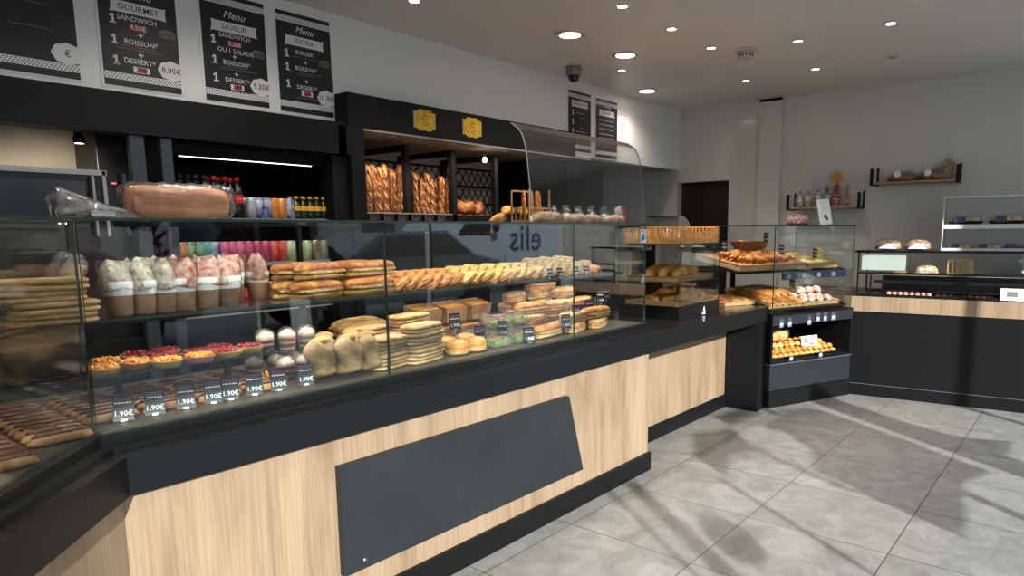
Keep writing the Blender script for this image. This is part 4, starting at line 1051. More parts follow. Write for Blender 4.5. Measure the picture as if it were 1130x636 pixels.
# price cards standing in the case
cards = [(134, 468, 0), (168, 461, 0), (201, 454, 0), (234, 449, 0), (252, 445, 0), (279, 440, 0), (303, 434, 0), (328, 427, 0), (585, 383, 0)]
for i, (px, py, pk) in enumerate(cards):
    p = on(px, py-4, ZD); CARDK.put((p.x, max(2.115, min(p.y, 2.16)), ZD+EPS), -.45, 'dark price card leaning at the front glass, '+fl(i, 9), 'price cards along the front glass', rot=(-.28, 0, -.42), sc=1.25)
cards2 = [(372, 392, 1, 2.31), (398, 390, 0, 2.36), (434, 382, 0, 2.40), (451, 376, 0, 2.42), (470, 369, 1, 2.40), (494, 363, 0, 2.42), (521, 377, 0, 2.25), (545, 371, 0, 2.25), (597, 352, 0, 2.40), (616, 366, 0, 2.20), (627, 352, 0, 2.25), (637, 351, 0, 2.26), (642, 345, 0, 2.30), (654, 335, 0, 2.36), (661, 331, 0, 2.40)]
for i, (px, py, pk, Y) in enumerate(cards2):
    p = aty(px, py, Y)
    r = (CARDP if pk else CARDK).put((p.x, Y-.055, max(p.z, ZD+.03)), 0, 'dark price card on a pin above the goods, '+fl(i, 15), 'price cards standing among the sandwiches', rot=(-.08, .06*sin(i*2), -.42))
    MB().tube([(0, .0035, .01), (0, .0035, ZD+EPS-r.location.z+.0)], .0015, 5).build('pin', STEEL, r)
cards3 = [(607, 298, 2.27), (618, 296.5, 2.27), (636, 294, 2.27), (647, 292.5, 2.27)]
for i, (px, py, Y) in enumerate(cards3):
    p = aty(px, py, Y); CARDK.put((p.x, Y, ZS+EPS), 0, 'small dark price card on the edge of the upper shelf, '+fl(i, 4), 'price cards on the upper shelf', rot=(-.15, 0, -.42), sc=.8)

# ================================================================== on top of the case
ZP = ZG1+.0085+EPS
t = thing('bagged_loaf', 'large round sliced loaf in a clear plastic bag on the case top', 'loaf', (1.0, 2.33, ZP))
L0_ = .28; mb = MB(); rings = []
def sgp(v, p): return (abs(v)**p)*(1 if v >= 0 else -1)
for i in range(41):
    u = -1+2*i/40; e = max((1-abs(u)**7)**(1/7) if abs(u) < 1 else .6, .6); e *= (.965 if i % 2 else 1.0) if u > -.45 else 1
    h = 1-.10*max(0, u)+.03*sin(4*u)
    rings.append([(u*L0_/2, .080*e*sgp(cos(a), .55), .0535+.052*e*h*sgp(sin(a), .55)+.006*e*(sin(a) > .3)*cos(a)**2*-1) for a in [2*PI*j/24 for j in range(24)]])
mb.loft(rings).build('sliced_bread', mat('toasted loaf crust', hx('b06c38'), .5, cols=[hx('8f4d20'), hx('b87442'), hx('d3a070')], scale=9, stretch=(.5, 1, 1.6), bump=.4), t)
mb = MB(); rings = []
for i in range(40):
    u = -1+2*i/39; e = max((1-abs(u)**8)**(1/8) if abs(u) < 1 else .55, .55)
    rings.append([(u*(L0_/2+.018), (.086+.003*sin(19*u+3*a))*e*sgp(cos(a), .6), max(.0015, .056+(.058+.0025*sin(23*u+5*a))*e*sgp(sin(a), .6))) for a in [2*PI*j/32 for j in range(32)]])
mb.loft(rings).build('plastic_bag', BAG, t); t.rotation_euler.z = -.10
t.location = (.985, 2.31, ZP)
t = thing('crumpled_bag', 'crumpled empty clear plastic bag lying left of the bagged loaf', 'plastic bag', (.745, 2.27, ZP))
mb = MB(); rings = []
for i in range(16):
    u = i/15; w = .018+.06*(1-u)**.6; h = .010+.055*(1-u)**.8
    rings.append([(-.10+u*.20, w*(1+.15*sin(5*a+8*u))*cos(a), h*.5*1.25+max(h*.5*(1+.22*sin(4*a+6*u))*sin(a)*1.2, -h*.5*1.2)) for a in [2*PI*j/20 for j in range(20)]])
mb.loft(rings).build('film', BAGC, t)
mb = MB().box(-.03, .03, -.045, -.044, .008, .022); mb.build('printed_label', PAPER, t)
# loaves on the right
lo = [(604, 2.30, 1.0, 'large floury loaf on the case top behind the glass guard'), (634, 2.32, .62, 'middle country loaf on the case top behind the glass guard'), (652, 2.32, .6, 'third country loaf on the case top behind the glass guard'), (678, 2.32, .7, 'rightmost country loaf on the case top')]
for px, y, s, lb in lo:
    p = aty(px, 243, y); LOAF.put((p.x, y, ZP), -.1 if s > .9 else .15, lb, 'country loaves on the case top', sc=(s*1.0 if s < .9 else .95, .95, .72 if s > .9 else .62))
p = aty(553, 243, 2.3)
CROI.put((p.x, 2.30, ZP), .4, 'single croissant on the case top left of the glass guard', None)
# white sticker on the glass corner
p = aty(710, 258, YG); t = thing('glass_sticker', 'white and blue notice sticker on the right corner of the case glass', 'sticker', (XG1-.033, YG-.001, 1.335))
MB().box(-.031, .031, -.0008, 0, -.002, .075).build('sheet', PAPER, t)
mb = MB().box(-.025, .006, -.0014, -.0008, .012, .048)
for i in range(3): mb.box(-.02, .024, -.0014, -.0008, .054+.006*i, .056+.006*i)
mb.box(.010, .026, -.0014, -.0008, .02, .024).box(.010, .026, -.0014, -.0008, .03, .034)
mb.build('print', mat('sticker blue', hx('2f62c0'), .5), t)

# ================================================================== bread rack contents
zr = 1.425+EPS
k = 0
bays = [(XN0+.05, fronts[0]-.06), (fronts[0]+.08, fronts[1]-.08)]
GBG = 'baguettes standing in the rack'
BK = ['left bay', 'second bay']
pxs = [[405, 411, 417, 425, 431, 438, 446], [456, 462, 469, 476, 484, 492]]
for b in range(2):
    for r in range(2):
        for i, px in enumerate(pxs[b]):
            p = aty(px+(3 if r else 0), 225, 3.93+.12*r); lean = .05*sin(i*2.3+r+b)
            BAG_.put((p.x, 3.93+.12*r, zr+.005+.25*(.86-.10*b+.06*sin(i*3+b))), 0, 'upright baguette in the %s, %s in the %s row' % (BK[b], fl(i, len(pxs[b])), ['front', 'back'][r]), GBG, rot=(0, -PI/2+lean*1.6, PI/2+.5*sin(i*1.7)), sc=(.86-.10*b+.06*sin(i*3+b), .95, 1))
# tags below
for i in range(7):
    x = XN0+.08+i*(fronts[1]-.06-XN0-.1)/6.6
    t = thing('rack_tag', 'small dark tag with pink edge hanging under the baguettes, '+fl(i, 7), 'price card', (x, 3.783, 1.455), 0, 'tags on the bread rack rail')
    MB().box(-.04, .04, -.003, 0, 0, .068).build('card', mat('rack tag', hx('141418'), .5), t); MB().box(-.04, -.032, -.0035, -.003, 0, .068).box(-.02, .01, -.0035, -.003, .03, .042).build('pink_mark', mat('dim pink', hx('5a2c3a'), .5), t)
# round dark breads in the third and fourth bays
BOULE = scored(.17, .15, .13, BROWN, 'round_loaf', 'loaf', 6)
bo = [(508, 215, 3.95), (522, 212, 4.05), (513, 236, 3.86), (527, 200, 4.2), (541, 212, 4.1), (533, 232, 3.9), (486, 234, 4.0)]
bl = [(2, 3.92), ]
n = 0
xa_, xb_ = aty(500, 230, 3.93).x, aty(545, 230, 3.93).x
for r, (y, z) in enumerate(((3.93, 0), (4.13, 0), (4.03, .118), (4.16, .13))):
    for i in range(4 if r < 2 else 3):
        x = xa_+.06+(xb_-xa_-.05)*(i+.5*(r >= 2))/3.6+.06*(y-3.93)
        BOULE.put((x, y, zr+z), i+r, 'dark round loaf in the third bay, %s of the %s row' % (fl(i), ['front', 'back', 'upper', 'upper back'][r]), 'round loaves in the bread rack')
xa_, xb_ = aty(553, 230, 3.93).x, aty(583, 230, 3.93).x
for i in range(2):
    BOULE.put((xa_+.10+.18*i, 3.93, zr), i, 'dark round loaf in the fourth bay, '+fl(i, 3), 'round loaves in the bread rack')
BALL = plain('golden_roll', 'roll', loaf(.12, .11, .085, n=10, flat=.2), BUN)
for i in range(3): BALL.put((xa_+.08+.2*i, 3.93, zr+.118), i, 'golden roll on top of the dark loaves in the fourth bay, '+fl(i, 3), 'golden rolls in the bread rack')
# wicker basket with bread sticks
p = aty(582, 236, 3.55); 
t = thing('bread_stick_basket', 'tall wicker crate holding upright bread sticks behind the glass guard', 'basket', (p.x-.09, 3.44, 1.45+EPS)); t.scale = (.75, .9, .8)
MB().box(-.15, .15, -.09, .09, 0, .012).build('floor', WICK, t)
for nm, a in (('side', (-.16, .16, -.10, -.09)), ('side', (-.16, .16, .09, .10)), ('side', (-.16, -.15, -.09, .09)), ('side', (.15, .16, -.09, .09))):
    mb = MB().box(*a, 0, .05).box(*a, .15, .165)
    if a[1]-a[0] > .1: [mb.box(x, x+.006, a[2], a[3], .05, .15) for x in (-.10, -.03, .04, .11)]
    mb.build(nm, WICK, t)
mb = MB()
for x in (-.165, .153):
    for y in (-.103, .091): mb.box(x, x+.012, y, y+.012, 0, .33)
mb.box(-.165, .165, .091, .103, .315, .33); mb.build('posts', WICK, t)
for i in range(8):
    STIX.put((p.x-.09-.09+.026*i, 3.44+.03*sin(i*2), 1.46+EPS+.13), 0, 'thin bread stick standing in the wicker crate, '+fl(i, 8), 'bread sticks in the wicker crate', rot=(0, -PI/2+.06*sin(i), PI/2), sc=(.8, .6, .8))
# low serving cupboard carrying it
sv = thing('back_cupboard', 'dark cupboard behind the glass guard carrying sweets and the wicker crate', 'cupboard', (p.x+.6, 3.5, 0))
MB().box(-.75, 1.0, -.20, .07, 0, .95).build('body', DARK, sv)
MB().box(-.75, 1.0, -.20, .07, 1.425, 1.449).build('top_shelf', DARK, sv); MB().box(-.75, .30, .04, .07, .9505, 1.4245).build('back_board', DARK, sv)
for x in (-.75, .28, .97): MB().box(x, x+.025, -.18, .039, .9505, 1.4245).build('upright', DARK, sv)
CW_ = plain('paper_cup_stack', 'cup stack', (lambda mb: [mb.lathe([(.030, .012*i), (.038, .012*i+.010), (.039, .012*i+.0125), (.031, .012*i+.013)], 14) for i in range(22)] and mb)(MB()), mat('paper cup', hx('d9d6d0'), .5))
for i in range(5): CW_.put((p.x+.6+.36+.085*i, 3.44, .951), 0, 'tall stack of white paper cups in the back cupboard, '+fl(i, 5), 'cup stacks in the back cupboard')
t_ = thing('coffee_machine', 'steel coffee machine in the back cupboard seen through the case glass', 'coffee machine', (p.x+.6+.84, 3.40, .951))
MB().box(-.09, .09, -.08, .1, .0, .05).box(-.09, .09, .02, .1, .05, .36).box(-.09, .09, -.08, .02, .27, .40).build('body', STEEL, t_, bevel=.006); MB().lathe([(.02, .24), (.02, .268)], 12, (0, -.03, 0)).build('spout', FRAME, t_); MB().box(-.07, .07, -.084, -.0805, .30, .37).build('control_panel', GLOSS, t_)
# bags of sweets with bows, behind the guard
rnd = random.Random(11)
cs = [('d9d9dd', 'white'), ('c45a7a', 'pink'), ('cfd6d4', 'silver'), ('9a3a54', 'wine red'), ('8a8f96', 'grey')]
def sweets(col, nm):
    t = thing('sweets_bag', '', 'sweets bag')
    mb = MB().lathe([(.028, 0), (.036, .01), (.040, .05), (.030, .085), (.010, .10), (.008, .105), (.022, .125), (.018, .127)], 14); mb.build('clear_bag', BAG, t)
    MB().lathe([(.024, .002), (.033, .01), (.035, .045), (.026, .07), (0, .078)], 10).build('sweets', mat('sweets '+nm, hx(col), .5, cols=[hx(col), hx('efe9e4')], scale=60), t)
    MB().lathe([(.010, .098), (.014, .102), (.010, .106)], 10).build('ribbon', mat('ribbon '+nm, hx(col), .4), t)
    return Kind(t)
SW = [sweets(c, n_) for c, n_ in cs]
for i in range(12):
    px = 592+i*7.2; p = aty(px, 235, 3.44); 
    if i < 2: p.x += .0
    SW[i % 5].put((p.x+.12, 3.36+.09*(i % 2), 1.45+EPS), i, 'clear bag of %s sweets on the back cupboard, %s' % (cs[i % 5][1], fl(i, 12)), 'sweets bags on the back cupboard', sc=1.25)
p = aty(674, 228, 3.36); t = thing('tilted_sign', 'white card sign tilted to the left beside the sweets bags', 'sign', (p.x+.12, 3.33, 1.45+EPS))
MB().box(-.045, .045, -.003, .003, 0, .17, M=Matrix.Rotation(-.38, 4, 'Y')).build('card', PAPER, t)
mb = MB(); 
for i in range(5): mb.box(-.03, .03, -.004, -.003, .04+.022*i, .046+.022*i, M=Matrix.Rotation(-.38, 4, 'Y'))
mb.build('lettering', INKG, t)
t = thing('red_tin', 'tall red tin standing right of the tilted card sign', 'tin', (p.x+.26, 3.42, 1.45+EPS)); MB().lathe([(.04, 0), (.042, .003), (.042, .165), (.04, .168), (.034, .169), (.033, .175), (0, .176)], 18).build('body', mat('tin red', hx('7d1a24'), .35), t)
MB().lathe([(.0425, .05), (.0425, .10)], 18, caps=False).build('label', mat('tin label', hx('b8616a'), .5), t)

# ================================================================== cooler contents
def bottle(body, capc, labc, nm, h=.225, r=.031, text=None):
    t = thing(nm, '', 'bottle')
    MB().lathe([(r*.85, 0), (r, .006), (r, h*.28), (r*.92, h*.34), (r, h*.42), (r, h*.56), (r*.75, h*.70), (r*.36, h*.84), (r*.34, h*.90)], 16).build('body', body, t)
    MB().lathe([(r*.42, h*.90), (r*.45, h*.905), (r*.45, h*.985), (r*.4, h)], 14).build('cap', capc, t)
    MB().lathe([(r*1.02, h*.38), (r*1.02, h*.58)], 18, caps=False).build('label', labc, t)
    if text:
        mb = MB(); txt(mb, text, 0, h*.48, .012, 0, -r*1.06, bold=True, sx=.9, shear=.2); mb.build('label_lettering', PAPER, t)
    return Kind(t)
COLA = mat('cola', hx('140b08'), .06); REDP = mat('red cap', hx('b01c20'), .35); BLKP = mat('black cap', hx('101012'), .3)
KB1 = bottle(COLA, REDP, mat('red label', hx('c4161c'), .4), 'cola_bottle', text='Coca-Cola'); KB2 = bottle(COLA, BLKP, mat('black label', hx('17171a'), .4), 'dark_soda_bottle')
zb = z1+EPS
for i in range(7):
    for r in range(2):
        px = [200, 209, 218, 227, 238, 250, 263][i]; p = aty(px, 230, 3.74)
        (KB1 if i >= 4 else KB2).put((p.x, 3.74+.075*r, zb), 0, ('red capped cola bottle' if i >= 4 else 'black capped dark soda bottle')+' in the cooler, %s in the %s row' % (fl(i if i < 4 else i-4), ['front', 'back'][r]), 'soda bottles on the top cooler shelf')
def can(c1, c2, nm, h=.118, r=.029, y=None):
    t = thing('drink_can', '', 'can')
    MB().lathe([(r*.8, 0), (r, .005), (r, h*.93), (r*.84, h*.985), (r*.80, h)], 16).build('body', mat('can '+nm, hx(c1), .3, .3, cols=[hx(c1), hx(c2)], scale=22, detail=1), t)
    MB().lathe([(r*.82, h*.985), (r*.82, h+.001), (0, h-.001)], 14, caps=False).build('lid', STEEL, t)
    return Kind(t)
cc = {'silver': can('b9bec8', '8790a4', 'silver'), 'blue': can('1d3f9c', 'c8ccd8', 'blue'), 'orange': can('c8742c', 'e0a060', 'orange'), 'white and blue': can('d7d9d4', '2a4aa0', 'whiteblue'),
      'green': can('2c7a4a', '9fc0a0', 'green'), 'teal': can('3a9a96', '9fd0cc', 'teal'), 'pink': can('c33a74', 'd88aa8', 'pink'), 'red': can('c41f26', 'e08070', 'red'), 'pale green': can('a8b890', 'd8dcc4', 'palegreen'), 'dark gold': can('4a4430', 'a89a60', 'darkgold'), 'magenta': can('b0305f', 'c86a8c', 'magenta')}
top = ['silver', 'blue', 'blue', 'orange', 'orange', 'white and blue']
for i, c in enumerate(top):
    for r in range(2):
        p = aty(277+8.4*i, 232, 3.74); cc[c].put((p.x, 3.74+.07*r, zb), i, '%s can on the top cooler shelf, %s in the %s row' % (c, fl(i, 6), ['front', 'back'][r]), 'drink cans on the top cooler shelf')
YJ = bottle(mat('dark green glass', hx('1d2410'), .1), mat('yellow cap', hx('d8b81c'), .4), mat('yellow label', hx('d7a72c'), .5), 'juice_bottle', h=.135, r=.028)
for i in range(5):
    for r in range(2):
        p = aty(327+7.6*i, 232, 3.74); YJ.put((p.x, 3.74+.065*r, zb), 0, 'small yellow capped juice bottle, %s in the %s row' % (fl(i, 5), ['front', 'back'][r]), 'juice bottles on the top cooler shelf')
row2 = ['orange', 'green', 'green', 'teal', 'blue', 'pink', 'pink', 'pink', 'magenta', 'magenta', 'magenta', 'red', 'red', 'pale green', 'pale green', 'pale green', 'dark gold', 'dark gold', 'white and blue']
for i, c in enumerate(row2):
    p = aty(201+9.2*i, 288, 3.74); cc[c].put((p.x, 3.74, z2+EPS), i, '%s drink can on the second cooler shelf, %s' % (c, fl(i, len(row2))), 'drink cans on the second cooler shelf')
for i, c in enumerate(row2[::-1]):
    p = aty(201+9.2*i, 340, 3.74); cc[c].put((p.x, 3.74, z3+EPS), i, '%s drink can on the lowest cooler shelf, %s' % (c, fl(i, len(row2))), 'drink cans on the lowest cooler shelf')

# ================================================================== small bread case on the worktop
UX, UY = 4.0, 2.14; uw, ud_ = .66, .46
t = thing('bread_case', 'small three tier glass bread case on the black worktop', 'display case', (UX, UY, ZB1+EPS), .04)
MB().box(0, uw, 0, ud_, 0, .085).build('base', GLOSS, t)
mb = MB().box(0, .006, 0, ud_, .0855, .55, [1, 1, 1, 1, 0, 0]).box(.006, uw, 0, .006, .0855, .49, [1, 1, 0, 0, 1, 1]).box(uw-.006, uw, .006, ud_, .0855, .49, [1, 1, 1, 1, 0, 0]); mb.build('glass_panes', [GLASS, EDGE], t)
MB().box(.008, uw-.008, .008, ud_, .238, .246, [0, 0, 1, 1, 1, 1]).build('shelf', [GLASS, EDGE], t)
MB().box(.0, uw, .0, ud_, .492, .499, [0, 0, 1, 1, 1, 1]).build('top_pane', [GLASS, EDGE], t)
MB().box(.02, uw-.02, ud_-.01, ud_, .0855, .236).build('back_board', DARK, t)
def basket(name, label, loc, rz, L, W_, H, hb=None, group=None):
    """open wicker tray with a woven floor, four flared sides and a rim"""
    t = thing(name, label, 'basket', loc, rz, group); hb = hb or H
    th = .008; mb = MB().box(-L/2, L/2, -W_/2, W_/2, 0, th); mb.build('floor', WICK, t)
    for nm, a in (('side', (-L/2, L/2, -W_/2-th, -W_/2, 0, H)), ('side', (-L/2, L/2, W_/2, W_/2+th, 0, hb)), ('side', (-L/2-th, -L/2, -W_/2-th, W_/2+th, 0, H)), ('side', (L/2, L/2+th, -W_/2-th, W_/2+th, 0, H))):
        mb = MB().box(*a); mb.build(nm, WICK, t, bevel=.002)
    mb = MB().tube([(-L/2-th, -W_/2-th, H), (L/2+th, -W_/2-th, H)], .006, 6).tube([(-L/2-th, -W_/2-th, H), (-L/2-th, W_/2+th, hb)], .006, 6).tube([(L/2+th, -W_/2-th, H), (L/2+th, W_/2+th, hb)], .006, 6)
    mb.build('rim', WICK, t); return t
def slatbasket(name, label, loc, rz, L, W_, H):
    t = thing(name, label, 'basket', loc, rz)
    MB().box(-L/2, L/2, -W_/2, W_/2, 0, .01).build('floor', WICK, t)
    SL = mat('basket slats', hx('c89658'), .55, cols=[hx('a87436'), hx('d8aa70')], scale=30)
    for sx, sy in ((0, -1), (0, 1), (-1, 0), (1, 0)):
        mb = MB(); n_ = int((L if sx == 0 else W_)/.028)
        for i in range(n_+1):
            u = -.5+i/n_
            if sx == 0: mb.box(u*L-.008, u*L+.008, sy*W_/2-.004, sy*W_/2+.004, .01, H*(.62+.38*abs(2*u)) if sy < 0 else H)
            else: mb.box(sx*L/2-.004, sx*L/2+.004, u*W_-.008, u*W_+.008, .01, H)
        if sx == 0: mb.box(-L/2, L/2, sy*W_/2-.006, sy*W_/2+.006, 0, .03)
        else: mb.box(sx*L/2-.006, sx*L/2+.006, -W_/2, W_/2, 0, .03)
        if sx: mb.box(sx*L/2-.007, sx*L/2+.007, -W_/2, W_/2, H-.012, H)
        mb.build('slatted_side', SL, t)
    return t
slatbasket('slatted_basket', 'tan slatted wicker basket on top of the small bread case', (UX+.32, UY+.235, ZB1+EPS*2+.4992), .04, .60, .42, .115)
basket('wicker_tray', 'flat wicker tray with long loaves on the middle shelf of the small case', (UX+.32, UY+.235, ZB1+EPS*2+.2462), .04, .56, .36, .03)
basket('wicker_tray', 'flat wicker tray with croissants at the bottom of the small case', (UX+.32, UY+.235, ZB1+EPS*2+.0855), .04, .58, .38, .025)
LLOAF = scored(.38, .10, .11, BUN, 'milk_loaf', 'loaf', 8)
for i in range(3): LLOAF.put((UX+.33, UY+.13+.105*i, ZB1+.2465+.0105), .05, 'long golden milk loaf on the middle tray of the small case, '+['front', 'middle', 'back'][i], 'milk loaves in the small bread case')
for i in range(10):
    r, c = divmod(i, 5); CROI.put((UX+.10+.11*c, UY+.12+.14*r, ZB1+.0855+.0105+EPS), .3*i, 'large golden croissant in the small bread case, %s in the %s row' % (fl(c, 5), ['front', 'back'][r]), 'croissants in the small bread case', sc=1.25)
for i in range(4): CROI.put((UX+.15+.11*i, UY+.19, ZB1+.0855+.0105+.052), .5*i, 'large golden croissant lying on the others in the small case, '+fl(i, 4), 'croissants in the small bread case', sc=1.25)
# things standing in the slatted basket
t = thing('cake_bag', 'clear bag of small cakes with white label in the slatted basket', 'cake bag', (UX+.22, UY+.2, ZB1+.5105))
loaf(.16, .11, .10, n=10).build('cakes', CRUST, t); loaf(.175, .125, .115, n=12, ridges=3, rd=.1).build('clear_bag', BAGC, t); MB().box(-.04, .04, -.066, -.064, .03, .065).build('label', PAPER, t)
for i in range(3): ROLL.put((UX+.37+.09*i, UY+.22, ZB1+.5105), i, 'small roll in the slatted basket, '+fl(i, 3), 'rolls in the slatted basket')
# price card holder on the worktop
p = on(773, 348, ZB1); t = thing('price_holder', 'pink and white price card on a black stand on the worktop', 'price card', (p.x, p.y, ZB1+EPS), -.4)
MB().box(-.03, .03, -.02, .02, 0, .006).build('foot', GLOSS, t); MB().box(-.045, .045, -.002, .002, .006, .078, M=Matrix.Rotation(-.25, 4, 'X')).build('card', mat('pink card', hx('c9b7c4'), .5), t)
MB().box(-.035, .03, -.0028, -.002, .05, .066, M=Matrix.Rotation(-.25, 4, 'X')).box(-.03, .035, -.0028, -.002, .02, .036, M=Matrix.Rotation(-.25, 4, 'X')).build('lettering', MAGENTA, t)

# ================================================================== glazed pastry stand at the end of the counter
A0, B0 = Vector((5.185, 1.965, 0)), Vector((6.055, 1.60, 0)); uu = (B0-A0).normalized(); LW = (B0-A0).length
rzd = math.atan2(uu.y, uu.x); DM = Matrix.Translation(A0) @ Matrix.Rotation(rzd, 4, 'Z'); DI = DM.inverted()
st = thing('pastry_stand', 'dark diagonal pastry stand with glass hood and open bottom shelf', 'display stand', A0, rzd)
DD = .62
def sk_(x, y): # slight skew so that the back follows the counter end
    return (x, y)
MB().box(.0, LW, 0, DD, .0, .135).build('plinth', BLACK, st)
MB().box(.0, LW, .004, DD, .139, .345).build('lower_panel', mat('stand panel', hx('1d2024'), .45), st)
MB().box(-.004, LW+.004, -.006, .20, .3455, .352).build('ledge', mat('ledge grey', hx('565b60'), .35), st)
MB().box(0, LW, DD-.03, DD, .352, .735).box(0, .02, .0, DD-.03, .352, .735).box(LW-.02, LW, .0, DD-.03, .352, .735).box(.02, LW-.02, .16, DD-.03, .352, .362).build('bottom_niche', BLACK, st)
MB().box(.0, LW, .0, DD, .7355, .752).build('deck', GLOSS, st)
MB().box(.0, LW-.02, -.012, -.001, .66, .735).build('front_rail', mat('rail dark', hx('20242b'), .4), st)
for x in (.0, LW-.03): MB().box(x, x+.006, .005, DD, .7525, 1.432, [1, 1, 1, 1, 0, 0]).build('side_pane', [GLASS, EDGE], st)
MB().box(.007, LW-.031, .0, .006, .80, 1.432, [1, 1, 0, 0, 1, 1]).build('front_pane', [GLASS, EDGE], st)
MB().box(-.28, LW-.02, -.005, DD, 1.4325, 1.442, [0, 0, 1, 1, 1, 1]).build('top_pane', [GLASS, EDGE], st)
MB().box(.09, .12, DD-.08, DD-.05, .7525, 1.10).box(LW-.14, LW-.11, DD-.08, DD-.05, .7525, 1.10).build('tray_post', FRAME, st)
# tray shelves: sloping boards (front lower)
def slope(x0, x1, y0, y1, z0, z1, th=.012):
    return MB().add([(x0, y0, z0), (x1, y0, z0), (x1, y1, z1), (x0, y1, z1), (x0, y0, z0-th), (x1, y0, z0-th), (x1, y1, z1-th), (x0, y1, z1-th)], [(0, 1, 2, 3), (7, 6, 5, 4), (0, 4, 5, 1), (1, 5, 6, 2), (2, 6, 7, 3), (3, 7, 4, 0)])
ZU = 1.085
slope(-.33, LW-.10, .03, DD-.06, ZU-.002, ZU+.088).build('upper_board', FRAME, st)
MB().box(.12, LW-.10, .015, .028, ZU-.07, ZU-.016).build('price_rail', mat('price rail blue black', hx('1c2436'), .4), st)
for i in range(4): MB().box(.16+.17*i, .20+.17*i, .012, .0145, ZU-.06, ZU-.025).build('price_tag', mat('tag print', hx('6a7080'), .5), st)
def bput(kind, x, y, z, rz, label, group, rot=None, sc=None):
    p = DM @ Vector((x, y, z)); r = rot or (0, 0, rz)
    return kind.put(p, 0, label, group, rot=(r[0], r[1], r[2]+rzd), sc=sc)
def tray(x, y, z, L, W_, H, label, tilt=.155):
    t = basket('wicker_tray', label, DM @ Vector((x, y, z)), rzd, L, W_, H); t.rotation_euler = (tilt*cos(0), 0, rzd); return t
tray(.05, .30, ZU+.047, .70, .50, .045, 'long wicker tray of twisted pastries on the upper board of the stand')
tray(.595, .30, ZU+.047, .34, .50, .045, 'wicker tray of cheese breads on the upper right of the stand')
def zsl(y): return ZU+.012+(y-.03)*.155
n = 0
rnd = random.Random(3)
for c in range(7):
    for r in range(5):
        x, y = -.24+.088*c, .10+.095*r
        kind = PRET if (c+r) % 3 else CROI
        bput(kind, x+rnd.uniform(-.008, .008), y, zsl(y)+EPS, 0, ('glossy braided pastry' if kind is PRET else 'golden croissant')+' on the long upper tray, %s column, %s row' % (fl(c, 7), ['front', 'second', 'third', 'fourth', 'back'][r]), 'pastries on the upper tray of the stand', rot=(.155, 0, rnd.uniform(0, 6)))
for c in range(5):
    for r in range(3):
        x, y = -.14+.115*c, .16+.11*r
        bput(CROI if (c+r) % 2 else PRET, x, y, zsl(y)+.038, 0, 'golden pastry heaped in the upper layer, %s column, %s row' % (fl(c, 5), ['front', 'middle', 'back'][r]), 'pastries on the upper tray of the stand', rot=(.155, .1, rnd.uniform(0, 6)), sc=1.25)
for c in range(2):
    for r in range(3):
        x, y = .515+.155*c, .13+.155*r
        bput(CHBR, x, y, zsl(y)+EPS, 0, 'yellow cheese bread with olives, %s column, %s row of the right tray' % (['left', 'right'][c], ['front', 'middle', 'back'][r]), 'cheese breads on the stand', rot=(.155, 0, r))
# a propped cheese bread and a wicker bowl at the back
bput(CHBR, .70, .20, zsl(.2)+.058, 0, 'round cheese bread propped upright at the front of the right tray', 'cheese breads on the stand', rot=(1.15, 0, 0))
t = thing('wicker_bowl', 'brown wicker bowl holding pretzels at the back of the stand', 'basket', DM @ Vector((.18, .45, zsl(.45)+.055)), rzd)
mb = MB(); rings = []
for r, z in ((.09, 0), (.13, .05), (.15, .09), (.153, .092), (.14, .085), (.12, .045), (.08, .008)): rings.append([(r*1.25*cos(a), r*.75*sin(a), z) for a in [2*PI*j/28 for j in range(28)]])
mb.loft(rings); mb.build('bowl', mat('brown wicker', hx('8a5a32'), .6, cols=[hx('5e3a1c'), hx('a06c3c')], scale=60, bump=.8), t)
for i in range(8): bput(PRET, .18+.11*cos(i*.8), .45+.055*sin(i*.8), zsl(.45)+.09+.012*(i % 3), 0, 'braided pastry heaped in the wicker bowl, number %s around' % ORD[i] if False else 'braided pastry heaped in the brown wicker bowl', 'pastries in the wicker bowl', rot=(.3*sin(i), .3*cos(i), i))
# cards on the upper tray
for i, (x, y, z) in enumerate(((-.10, .45, .08), (.20, .12, .10), (.38, .46, .14), (.60, .13, .06))):
    o = bput(CARDK, x, y, zsl(y)+z, 0, 'dark price card among the upper tray pastries, '+fl(i, 4), 'price cards on the stand', rot=(-.1, .1, 0), sc=1.25)
    MB().tube([(0, .0035, .01), (0, .0035, -z*.8)], .0015, 5).build('pin', STEEL, o)
